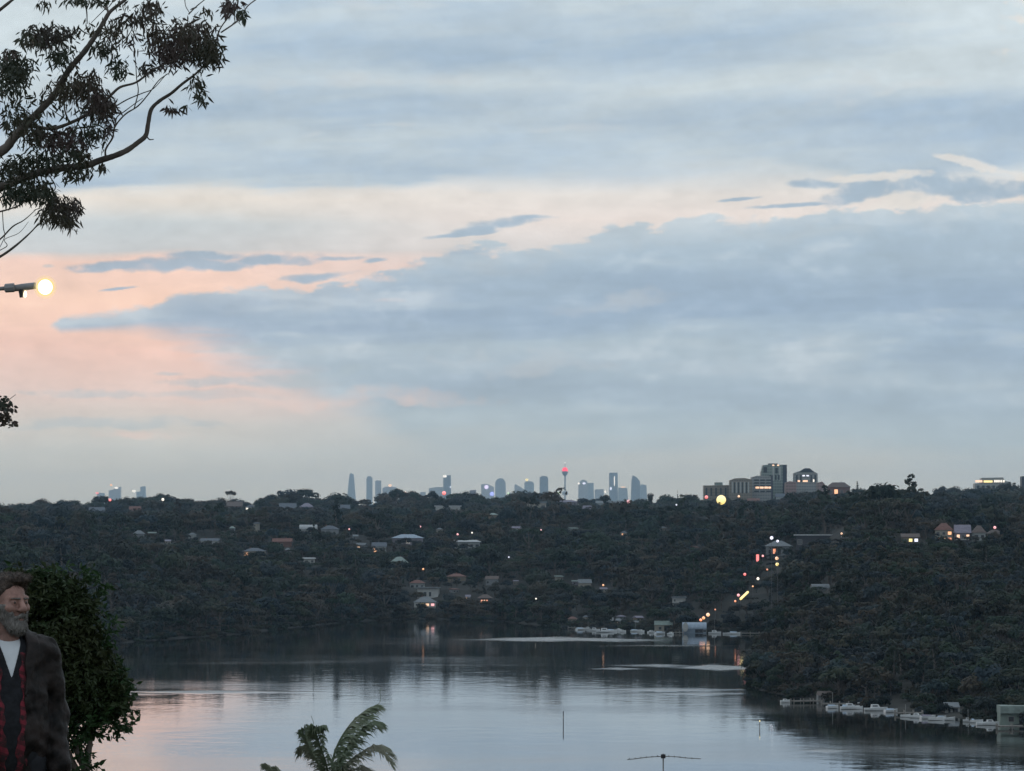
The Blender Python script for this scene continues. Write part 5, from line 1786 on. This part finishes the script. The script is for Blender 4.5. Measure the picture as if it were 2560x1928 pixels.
def palm(cpx, cpy, d, traces, label, seed, leaf=0.62, rest=8):
    r = random.Random(seed)
    c = P(cpx, cpy, d)
    g = near_z(d, c.x)
    root = empty('palm', (c.x, d, g))
    tag(root, label, 'palm tree')
    o = root.location.copy()
    h = c.z - g
    n = 14
    MB().tube([(0.1 * math.sin(k * .3), 0, -.5 + (h + .5) * k / n) for k in range(n + 1)], [.19 + .02 * (k % 2) - .004 * k for k in range(n + 1)], 10).build('trunk', m_palmtrunk, root, smooth=True)

    def frond(pts, leaf, dens, side_bias=0.0, tip=None):
        pts = catmull(pts, 8)
        m = len(pts)
        rad = [0.028 * (1 - i / m) + 0.004 for i in range(m)]
        mb = MB().tube(pts, rad, 6)
        if tip:
            mb.tube(catmull(tip, 4), 0.006, 5)
        for i in range(3, m - 1):
            t = (pts[i + 1] - pts[i]).normalized()
            fr = i / m
            s = t.cross(Vector((0, 0, 1)))
            s = s.normalized() if s.length > .1 else Vector((1, 0, 0))
            for sg in (-1, 1):
                for q_ in range(dens):
                    if r.random() < .22:
                        continue
                    L_ = leaf * (0.45 + 0.8 * math.sin(math.pi * min(1, .12 + fr * .85))) * r.uniform(.7, 1.15)
                    base = pts[i].lerp(pts[i + 1], r.random())
                    out = (s * sg * r.uniform(.35, 1.0) + t * r.uniform(.3, .9) + Vector((side_bias, r.uniform(-.3, .3), r.uniform(-.25, .3)))).normalized()
                    w_ = 0.019 * r.uniform(.5, 1.4)
                    p1 = base + out * L_ * .4
                    p2 = base + out * L_ * .75 + Vector((side_bias * .12, 0, -L_ * r.uniform(.12, .3)))
                    p3 = base + out * L_ * .92 + Vector((side_bias * .25, 0, -L_ * r.uniform(.35, .75)))
                    ws = Vector((0, 0, 1)).cross(out)
                    ws = (ws.normalized() * .6 + Vector((0, 0, .6)) + Vector((r.uniform(-.4, .4), r.uniform(-.4, .4), 0))).normalized() * w_
                    mb.poly([base - ws * .6, base + ws * .6, p1 + ws, p1 - ws, p2 + ws * .8, p2 - ws * .8, p3], [(0, 1, 2, 3), (3, 2, 4, 5), (5, 4, 6)])
        return mb.build('frond', m_frond, root)
    for tr_, lf, dn, sb, tip in traces:
        frond([P(x, y, d + z) - o for x, y, z in tr_], lf, dn, sb, [P(x, y, d) - o for x, y in tip] if tip else None)
    for k in range(rest):
        a = 2 * math.pi * k / rest + r.uniform(-.3, .3)
        e = Vector((math.cos(a), math.sin(a), 0))
        L_ = r.uniform(1.0, 1.4)
        b = Vector((0, 0, h - .35))
        frond([b, b + e * L_ * .35 + Vector((0, 0, .25)), b + e * L_ * .75 + Vector((0, 0, -.1)), b + e * L_ + Vector((0, 0, -.9))], leaf * .8, 2)
    return root


palm(838, 1952, 105.0, [
    ([(825, 1952, 0), (800, 1915, 0), (775, 1870, .1), (764, 1836, .2), (772, 1816, .3)], .28, 7, .0, [(781, 1822), (784, 1808), (778, 1790)]),
    ([(825, 1952, 0), (812, 1900, -.4), (795, 1850, -.6), (790, 1822, -.8), (806, 1818, -1.0)], .28, 7, .0, None),
    ([(835, 1950, 0), (832, 1900, 0), (850, 1850, .1), (880, 1806, .2), (912, 1778, .3), (938, 1764, .3)], .34, 3, .5, [(936, 1765), (949, 1757), (951, 1742), (950, 1728), (954, 1721)]),
    ([(840, 1950, 0), (850, 1905, -.4), (872, 1862, -.6), (898, 1830, -.8), (928, 1806, -1.0), (944, 1812, -1.1)], .30, 3, .4, None),
    ([(842, 1950, 0), (862, 1915, -.3), (900, 1884, -.5), (934, 1866, -.7), (958, 1876, -.9), (978, 1908, -1.0)], .32, 3, .3, None),
    ([(838, 1950, 0), (846, 1900, .6), (860, 1850, 1.0), (890, 1815, 1.3), (925, 1790, 1.6)], .28, 3, .5, None),
    ([(845, 1950, 0), (880, 1925, -.2), (915, 1925, -.3), (945, 1960, -.4)], .36, 3, .1, None),
    ([(820, 1950, 0), (790, 1900, .5), (768, 1870, .9), (758, 1880, 1.2)], .28, 6, .0, None),
], 'windblown palm crown rising from the bottom edge in front of the river', 3, .5, 7)
palm(704, 2010, 100.0, [
    ([(700, 1995, 0), (692, 1960, 0), (680, 1926, .1), (666, 1912, .2)], .2, 3, -.2, None),
    ([(702, 1995, 0), (702, 1960, 0), (696, 1930, .1), (688, 1918, .2)], .18, 3, -.1, None),
], 'second palm whose grey frond tips just show left of the windblown palm', 4, .4, 6)

# ================================================================== television aerial
AD = 118.0
ap = P(1658, 1893, AD)
an = empty('tv_aerial', (ap.x, AD, near_z(AD, ap.x)))
tag(an, 'thin television aerial on a mast in front of the river', 'aerial')
a0 = an.location.copy()
q = lambda x, y, dd=0.0: P(x, y, AD + dd) - a0
m_alu = mat('aerial_metal', (0.26, 0.26, 0.26), 0.5, 0.2, 3.0, metal=0.3)
MB().tube([(0, 0, -.5), (0, 0, q(1658, 1884).z)], [.022, .018], 8).build('mast', m_alu, an)
MB().box(-.06, .06, -.05, .05, q(1658, 1896).z, q(1658, 1886).z).build('junction_box', m_dark, an)
for trc, nm in (([(1660, 1891), (1620, 1893), (1590, 1897), (1568, 1899)], 'boom'), ([(1656, 1891), (1690, 1892), (1716, 1895), (1752, 1897)], 'boom')):
    MB().tube(catmull([q(x, y) for x, y in trc], 4), .012, 7).build(nm, m_alu, an)
for i, x in enumerate((1574, 1588, 1602, 1616, 1630, 1644, 1672, 1686, 1700, 1714, 1730)):
    y = 1890 + abs(x - 1658) * .095
    L_ = .42 + .02 * i
    MB().tube([q(x, y - 2.5, -L_), q(x, y + 0.5, L_)], .011, 6).build('element', m_alu, an)


# ================================================================== the bearded man
def sd_ell(p, c, r):
    q = (p - np.array(c, np.float32)) / np.array(r, np.float32)
    k0 = np.sqrt((q * q).sum(-1))
    q2 = q / np.array(r, np.float32)
    k1 = np.sqrt((q2 * q2).sum(-1)) + 1e-6
    return k0 * (k0 - 1.0) / k1


def sd_cone(p, a, b, ra, rb):
    a, b = np.array(a, np.float32), np.array(b, np.float32)
    ba = b - a
    t = np.clip(((p - a) @ ba) / float(ba @ ba), 0, 1)
    return np.sqrt((((p - a) - t[..., None] * ba) ** 2).sum(-1)) - (ra + (rb - ra) * t)


def smin(a, b, k):
    h = np.clip(0.5 + 0.5 * (b - a) / k, 0, 1)
    return b + (a - b) * h - k * h * (1 - h)


def smax(a, b, k):
    return -smin(-a, -b, k)


def surf_net(f, lo, hi, h):
    """surface of f = 0 as quads (naive surface nets)"""
    ax = [np.arange(lo[i], hi[i] + h, h, dtype=np.float32) for i in range(3)]
    g = np.stack(np.meshgrid(*ax, indexing='ij'), -1)
    v = f(g)
    s = v < 0
    n = np.array(v.shape)
    c = np.zeros(tuple(n - 1), np.int8)
    for i in (0, 1):
        for j in (0, 1):
            for k in (0, 1):
                c += s[i:n[0] - 1 + i, j:n[1] - 1 + j, k:n[2] - 1 + k]
    act = (c > 0) & (c < 8)
    idx = np.full(act.shape, -1, np.int32)
    cells = np.argwhere(act)
    idx[act] = np.arange(len(cells))
    acc = np.zeros((len(cells), 3), np.float32)
    cnt = np.zeros(len(cells), np.float32)
    cor = [(i, j, k) for i in (0, 1) for j in (0, 1) for k in (0, 1)]
    for a in cor:
        for d_ in range(3):
            if a[d_]:
                continue
            b = list(a)
            b[d_] = 1
            pa, pb = cells + np.array(a), cells + np.array(b)
            va, vb = v[tuple(pa.T)], v[tuple(pb.T)]
            m = (va < 0) != (vb < 0)
            t = va / np.where(m, va - vb, 1)
            pt = pa + (pb - pa) * t[:, None]
            acc[m] += pt[m]
            cnt[m] += 1
    verts = acc / np.maximum(cnt, 1)[:, None] * h + np.array([lo[0], lo[1], lo[2]], np.float32)
    faces = []
    for d_ in range(3):
        e1, e2 = (d_ + 1) % 3, (d_ + 2) % 3
        sl0, sl1 = [slice(None)] * 3, [slice(None)] * 3
        sl0[d_], sl1[d_] = slice(0, n[d_] - 1), slice(1, n[d_])
        a, b = s[tuple(sl0)], s[tuple(sl1)]
        for flip, m in ((False, a & ~b), (True, ~a & b)):
            q = np.argwhere(m)
            q = q[(q[:, e1] > 0) & (q[:, e2] > 0) & (q[:, e1] < n[e1] - 1) & (q[:, e2] < n[e2] - 1)]
            if not len(q):
                continue
            def at(o1, o2):
                r = q.copy()
                r[:, e1] -= o1
                r[:, e2] -= o2
                return idx[tuple(r.T)]
            f4 = np.stack([at(1, 1), at(0, 1), at(0, 0), at(1, 0)], 1)
            faces.append(f4[:, ::-1] if flip else f4)
    faces = np.concatenate(faces)
    return verts, faces[(faces >= 0).all(1)]


HY = R(23)                                   # head turned a little further than the chest


def head_frame(p):
    x, y = p[..., 0], p[..., 1] - 0.02
    c, s = math.cos(HY), math.sin(HY)
    # rotate into the head's own frame
    q = np.empty_like(p)
    q[..., 0] = c * x + s * y
    q[..., 1] = -s * x + c * y + 0.02
    q[..., 2] = p[..., 2]
    return q


def skull(q):
    d = sd_ell(q, (0, .014, 1.682), (.071, .095, .100))
    d = smin(d, sd_ell(q, (0, -.030, 1.605), (.053, .064, .080)), .035)
    return d


def face(q):
    d = skull(q)
    xa = np.abs(q[..., 0])
    qa = q.copy()
    qa[..., 0] = xa
    d = smin(d, sd_cone(qa, (.008, -.090, 1.677), (.044, -.078, 1.674), .014, .011), .016)       # brow
    d = smin(d, sd_ell(qa, (.043, -.066, 1.628), (.022, .024, .022)), .022)                        # cheekbones
    d = smax(d, -sd_ell(qa, (.032, -.106, 1.653), (.019, .022, .013)), .014)                       # eye sockets
    d = smin(d, sd_ell(qa, (.031, -.080, 1.653), (.0160, .0150, .0135)), .006)                     # lids
    d = smax(d, -sd_cone(qa, (.021, -.0965, 1.651), (.041, -.092, 1.650), .0023, .0016), .003)     # eye slits
    d = smin(d, sd_cone(q, (0, -.090, 1.668), (0, -.119, 1.622), 0.0095, .0165), .014)              # nose
    d = smin(d, sd_ell(qa, (.0135, -.106, 1.617), (.0095, .012, .009)), .008)
    d = smax(d, -sd_cone(qa, (.022, -.094, 1.606), (.040, -.082, 1.588), .004, .003), .010)        # folds
    d = smin(d, sd_ell(q, (0, -.066, 1.546), (.030, .028, .024)), .025)                            # chin
    d = smin(d, sd_ell(q, (0, -.096, 1.573), (.022, .010, .006)), .008)                            # lips
    d = smax(d, -sd_ell(q, (0, -.108, 1.581), (.020, .010, .0022)), .004)
    ear = sd_ell(qa, (.074, .012, 1.645), (.010, .021, .032))
    ear = smax(ear, -sd_ell(qa, (.090, .006, 1.648), (.008, .011, .020)), .006)
    return smin(d, ear, .008)


def torso(p):
    d = sd_ell(p, (0, .02, 1.28), (.172, .112, .20))
    d = smin(d, sd_cone(p, (-.145, .025, 1.415), (.145, .025, 1.415), .052, .052), .07)
    d = smin(d, sd_ell(p, (0, -.005, 1.08), (.165, .125, .19)), .08)
    d = smin(d, sd_ell(p, (0, .02, .94), (.168, .115, .13)), .06)
    return d


def arms(p, pad=0.0):
    pa = p.copy()
    pa[..., 0] = np.abs(p[..., 0])
    d = sd_cone(pa, (.178, .025, 1.400), (.225, .05, 1.13), .054 + pad, .043 + pad)
    return smin(d, sd_cone(pa, (.225, .05, 1.13), (.232, -.05, .88), .043 + pad, .029 + pad), .03)


def hands(p):
    pa = p.copy()
    pa[..., 0] = np.abs(p[..., 0])
    d = sd_cone(pa, (.232, -.048, .89), (.232, -.060, .845), .027, .026)
    d = smin(d, sd_ell(pa, (.232, -.066, .80), (.020, .040, .050)), .015)
    for y, L, z in ((-.098, .072, .762), (-.078, .080, .756), (-.058, .075, .757), (-.040, .058, .764)):
        d = smin(d, sd_cone(pa, (.232, y, z), (.222, y - .006, z - L * .55), .0092, .0088), .004)
        d = smin(d, sd_cone(pa, (.222, y - .006, z - L * .55), (.206, y - .010, z - L), .0088, .0075), .003)
    d = smin(d, sd_cone(pa, (.222, -.098, .815), (.208, -.122, .775), .012, .010), .008)
    return smin(d, sd_cone(pa, (.208, -.122, .775), (.200, -.126, .745), .010, .008), .003)


def legs(p, pad=0.0):
    pa = p.copy()
    pa[..., 0] = np.abs(p[..., 0])
    d = sd_cone(pa, (.088, .02, .92), (.098, .0, .50), .088 + pad, .058 + pad)
    d = smin(d, sd_cone(pa, (.098, .0, .50), (.100, .03, .09), .058 + pad, .040 + pad * 1.3), .04)
    return d


def feet(p, pad=0.0):
    pa = p.copy()
    pa[..., 0] = np.abs(p[..., 0])
    return sd_cone(pa, (.100, .045, .05), (.112, -.13, .038), .044 + pad, .038 + pad)


def wob(p, a, k=1.0):
    x, y, z = p[..., 0] * k, p[..., 1] * k, p[..., 2] * k
    return a * (np.sin(31 * x + 17 * z + 3 * np.sin(23 * y)) * .5 + np.sin(57 * z - 29 * x + 11 * y) * .3 + np.sin(83 * x + 71 * y - 47 * z) * .25)


def body_f(p):
    q = head_frame(p)
    d = face(q)
    d = smin(d, sd_cone(p, (0, .018, 1.60), (0, .030, 1.44), .054, .064), .022)
    d = smin(d, torso(p), .04)
    d = smin(d, arms(p), .03)
    d = smin(d, hands(p), .01)
    d = smin(d, smin(legs(p), feet(p), .02), .03)
    return d


m_skin = mat('weathered_skin', (0.27, 0.155, 0.13), 0.55, 0.30, 22.0, bump=0.25)
m_hair = mat('grey_brown_hair', (0.032, 0.023, 0.019), 0.75, 0.5, 60.0, stretch=(1, .25, 1), bump=0.8, col2=(0.085, 0.062, 0.052, 1))
m_beard = mat('grey_beard', (0.19, 0.178, 0.17), 0.8, 0.35, 90.0, stretch=(1, 1, .3), bump=0.9)
m_tee = mat('white_tshirt', (0.62, 0.64, 0.68), 0.9, 0.08, 9.0, bump=0.15)
m_knit = mat('dark_jumper', (0.014, 0.015, 0.019), 0.95, 0.3, 40.0)
m_jack = mat('dark_brown_jacket', (0.005, 0.0045, 0.005), 0.55, 0.5, 11.0, bump=0.5, spec=0.15, col2=(0.034, 0.026, 0.025, 1))
m_trou = mat('dark_trousers', (0.018, 0.019, 0.024), 0.9, 0.3, 12.0)
m_shoe = mat('brown_shoes', (0.05, 0.032, 0.022), 0.5, 0.3, 20.0)
m_eye = mat('eye', (0.05, 0.042, 0.04), 0.2, 0.3, 60.0)
# red plaid lining
m_plaid = bpy.data.materials.new('red_plaid_lining')
m_plaid.use_nodes = True
nt = m_plaid.node_tree
bs = nt.nodes['Principled BSDF']
bs.inputs['Roughness'].default_value = 0.9
tcn = nt.nodes.new('ShaderNodeTexCoord')
sp_ = nt.nodes.new('ShaderNodeSeparateXYZ')
nt.links.new(tcn.outputs['Object'], sp_.inputs[0])
za, xa_ = E(nt, sp_.outputs[2]), E(nt, sp_.outputs[0])
st1 = (za / 0.041 + xa_ * 9.0)._m('FRACT').ss(0.55, 0.62)
st2 = (xa_ / 0.035)._m('FRACT').ss(0.5, 0.6)
pc_ = nd_mix(nt, st1 * 0.75, (0.17, 0.014, 0.028, 1), (0.04, 0.006, 0.010, 1))
pc_ = nd_mix(nt, st2 * 0.45, pc_, (0.05, 0.01, 0.015, 1))
pn_ = nd_noise(nt, tcn.outputs['Object'], 26.0, 4.0, 0.65)
pc_ = nd_mix(nt, pn_.ss(0.46, 0.60) * 0.9, pc_, (0.012, 0.009, 0.010, 1))
nt.links.new(pc_, bs.inputs['Base Color'])

MD = 21.0
mp_ = P(20, 1500, MD)
man = empty('person', (mp_.x, MD, 0), R(17))
HTOP = 1.793
man.location.z = P(20, 1431, MD).z - HTOP
tag(man, 'bearded man in a dark jacket with red lining, looking across to the right', 'person')


def part(f, lo, hi, h, name, m, parent, sub=0):
    v_, f_ = surf_net(f, lo, hi, h)
    o = mesh_obj(name, v_, f_, m, parent, smooth=True)
    return o


# one continuous body; finer above the shoulders where it shows
body = part(body_f, (-.36, -.20, -.01), (.36, .20, 1.80), .0062, 'body', m_skin, man)


def hair_f(p):
    q = head_frame(p)
    d = sd_ell(q, (0, .020, 1.690), (.0785, .104, .102)) + wob(q, .004, 2.2)
    d = smin(d, sd_ell(q, (.012, -.052, 1.758), (.060, .050, .030)) + wob(q, .006, 2.6), .02)
    g = (1.742 - q[..., 2]) - 1.05 * np.maximum(q[..., 1] + .078, 0) - 0.35 * np.maximum(-.03 - q[..., 1], 0) * 0
    g = np.where(q[..., 1] > .045, 1.585 - q[..., 2], g)
    return smax(d, g + wob(q, .004, 3), .010)


def beard_f(p):
    q = head_frame(p)
    xa = np.abs(q[..., 0])
    d = face_low(q) - .011 + wob(q, .0035, 3.2)
    d = smin(d, sd_ell(q, (0, -.066, 1.540), (.042, .040, .034)) + wob(q, .004, 3), .02)
    top = 1.585 + np.clip((xa - .026) * 2.0, 0, .060)              # up the cheeks towards the ears
    g = q[..., 2] - top
    g = np.maximum(g, q[..., 1] - (.022 + 0 * xa))
    d = smax(d, g, .008)
    d = smax(d, -sd_ell(q, (0, -.112, 1.576), (.021, .030, .0055)), .004)
    qa = q.copy()
    qa[..., 0] = xa
    mo = sd_cone(qa, (.003, -.110, 1.597), (.033, -.094, 1.582), .0085, .0065) + wob(q, .0025, 3.5)
    return smin(d, mo, .004)


def face_low(q):
    d = skull(q)
    d = smin(d, sd_ell(q, (0, -.066, 1.546), (.030, .028, .024)), .025)
    return d


def tufted(f, lo, hi, h, name, m, n, ln, wid, comb, seed):
    """a mass of hair with loose strands standing off its surface"""
    v_, f_ = surf_net(f, lo, hi, h)
    r = np.random.default_rng(seed)
    a, b_, c_ = v_[f_[:, 0]], v_[f_[:, 1]], v_[f_[:, 2]]
    nr = np.cross(b_ - a, c_ - a)
    nr /= np.linalg.norm(nr, axis=1)[:, None] + 1e-9
    k = r.integers(0, len(f_), n)
    p0 = (v_[f_[k, 0]] + v_[f_[k, 2]]) / 2
    d_ = comb(p0) + nr[k] * r.uniform(.15, .75, (n, 1)) + r.normal(size=(n, 3)) * .28
    d_ /= np.linalg.norm(d_, axis=1)[:, None]
    L_ = ln * r.uniform(.4, 1.2, (n, 1))
    sd_ = np.cross(d_, nr[k])
    sd_ /= np.linalg.norm(sd_, axis=1)[:, None] + 1e-9
    w_ = wid * r.uniform(.5, 1.2, (n, 1))
    tip = p0 + d_ * L_ - np.array([0, 0, .25]) * L_
    q = np.stack([p0 - sd_ * w_, p0 + sd_ * w_, tip + sd_ * w_ * .3, tip - sd_ * w_ * .3], 1).reshape(-1, 3)
    vv_ = np.concatenate([v_, q]).astype(np.float32)
    ff_ = np.concatenate([f_, np.arange(n * 4).reshape(-1, 4) + len(v_)])
    return mesh_obj(name, vv_, ff_, m, man, smooth=True)


tufted(hair_f, (-.13, -.14, 1.54), (.13, .16, 1.82), .0036, 'hair', m_hair, 2600, .022, .0016, lambda p: np.stack([.5 + 0 * p[:, 0], .7 + 0 * p[:, 0], .25 + 0 * p[:, 0]], 1), 1)
tufted(beard_f, (-.11, -.15, 1.46), (.11, .06, 1.68), .0034, 'beard', m_beard, 2600, .011, .0012, lambda p: np.stack([p[:, 0] * 3, -.3 + 0 * p[:, 0], -1 + 0 * p[:, 0]], 1), 2)


def brow_f(p):
    q = head_frame(p)
    q[..., 0] = np.abs(q[..., 0])
    return sd_cone(q, (.013, -.104, 1.671), (.047, -.089, 1.672), .0050, .0032) + wob(q, .0016, 4)


part(brow_f, (-.11, -.15, 1.62), (.11, .0, 1.72), .0026, 'eyebrows', mat('grey_eyebrow', (0.13, 0.115, 0.11), .8, .3, 90.0), man)
for sx in (-1, 1):
    c_, s_ = math.cos(HY), math.sin(HY)
    x, y = sx * .031, -.0815 - .02
    ex, ey = c_ * x - s_ * y, s_ * x + c_ * y + .02
    o = MB().lathe([(max(.0125 * math.cos(a_), .0002), .0125 * math.sin(a_)) for a_ in [(-90 + 20 * i) * math.pi / 180 for i in range(10)]], 14).build('eye', m_eye, man, smooth=True)
    o.location = (ex, ey, 1.653)


def tee_f(p):
    d = smin(torso(p), sd_cone(p, (0, .022, 1.47), (0, .03, 1.42), .060, .085), .03) - .008
    neck = sd_ell(p, (0, -.005, 1.525), (.072, .085, .060))
    return np.maximum(np.maximum(smax(d, -neck, .008), 1.0 - p[..., 2]), -1.0) + wob(p, .0012)


def jumper_f(p):
    d = smin(torso(p), sd_cone(p, (0, .022, 1.47), (0, .03, 1.42), .055, .085), .03) - .016 + wob(p, .002)
    # deep V at the front
    zz_ = p[..., 2]
    half = np.clip((zz_ - 1.300) * .31, -1, .050)
    vcut = np.maximum(np.abs(p[..., 0]) - half, p[..., 1] - .02)
    d = smax(d, -vcut, .004)
    return np.maximum(d, .80 - zz_)


def jacket_solid(p, pad):
    d = torso(p) - pad
    d = smin(d, sd_cone(p, (-.150, .03, 1.415), (.150, .03, 1.415), .050 + pad * .6, .050 + pad * .6), .04)
    d = smin(d, arms(p, pad * .9), .016)
    col = sd_cone(p, (0, .028, 1.44), (0, .010, 1.57), .096, .090)
    d = smin(d, col, .035)
    return d


def open_half(z):
    return np.interp(z, [.7, 1.0, 1.2, 1.35, 1.46, 1.56], [.060, .055, .060, .068, .076, .070])


def jacket_f(p):
    z = p[..., 2]
    ax_ = np.abs(p[..., 0])
    fold = wob(p, .009, .55) + wob(p[..., [1, 2, 0]], .004, 1.1) + .0035 * np.sin(38 * z + 42 * ax_ + 4 * np.sin(13 * z + 5 * p[..., 1])) * np.clip((ax_ - .1) * 8, 0, 1) + wob(p, .0018, 2.3)
    d = jacket_solid(p, .026) + fold
    lap = np.maximum(np.maximum(jacket_solid(p, .036), ax_ - open_half(z) - np.clip((z - 1.22) * .30, 0, .062)), np.maximum(1.22 - z, p[..., 1] - .03)) + wob(p, .002, 1.2)
    d = smin(d, lap, .003)
    hole = sd_cone(p, (0, .020, 1.66), (0, .028, 1.40), .078, .070)              # inside of the stand collar
    d = smax(d, -hole, .006)
    op = np.maximum(np.abs(p[..., 0] + .004) - open_half(z) - .004 * np.sin(z * 40), p[..., 1] - .015)
    d = smax(d, -op, .010)
    d = np.maximum(d, .80 + .01 * np.sin(20 * p[..., 0]) - z)
    d = smax(d, z - 1.562 + .25 * np.maximum(-p[..., 1], 0), .012)
    cuff = .835 - z
    return np.where((np.abs(p[..., 0]) > .185) & (z < .9), np.maximum(d, cuff), d)


def lining_f(p):
    z = p[..., 2]
    d = np.maximum(jacket_solid(p, .020), -jacket_solid(p, .008))
    a = np.abs(p[..., 0] + .004)
    oh = open_half(z) + .006 * np.sin(z * 37) + .004 * np.sin(z * 83 + 1)
    band = np.maximum(a - oh - .014, oh - .026 - .010 * np.sin(z * 9) - a)
    d = np.maximum(np.maximum(d, band), p[..., 1] - .0)
    return np.maximum(np.maximum(d, .84 - z), z - 1.42) + wob(p, .0015, 1.5)


part(tee_f, (-.24, -.18, .96), (.24, .20, 1.56), .006, 't_shirt', m_tee, man)
part(jumper_f, (-.26, -.19, .78), (.26, .21, 1.56), .006, 'jumper', m_knit, man)
jk = part(jacket_f, (-.38, -.22, .76), (.38, .25, 1.60), .0058, 'jacket', m_jack, man)
part(lining_f, (-.14, -.22, .80), (.14, .02, 1.44), .0045, 'lining', m_plaid, jk)
part(lambda p: np.maximum(smin(smin(legs(p, .018), sd_ell(p, (0, .02, .94), (.182, .130, .13)), .04), legs(p, .018), .01) + wob(p, .003), np.maximum(.06 - p[..., 2], p[..., 2] - 1.02)),
     (-.24, -.17, .03), (.24, .19, 1.06), .009, 'trousers', m_trou, man)
part(lambda p: np.maximum(feet(p, .008), -p[..., 2] + .002), (-.2, -.2, -.01), (.2, .12, .13), .007, 'shoes', m_shoe, man)


# ================================================================== haze
hz_m = bpy.data.materials.new('evening_haze')
hz_m.use_nodes = True
nt = hz_m.node_tree
nt.nodes.clear()
pv = nt.nodes.new('ShaderNodeVolumePrincipled')
pv.inputs['Color'].default_value = (0.52, 0.77, 1.0, 1)
pv.inputs['Density'].default_value = 2.3e-5
pv.inputs['Anisotropy'].default_value = 0.45
ho = nt.nodes.new('ShaderNodeOutputMaterial')
nt.links.new(pv.outputs[0], ho.inputs['Volume'])
hb = MB().box(-9000, 9000, -900, 31000, -9.5, 446)
haze = hb.build('haze', hz_m)
haze['kind'] = 'stuff'
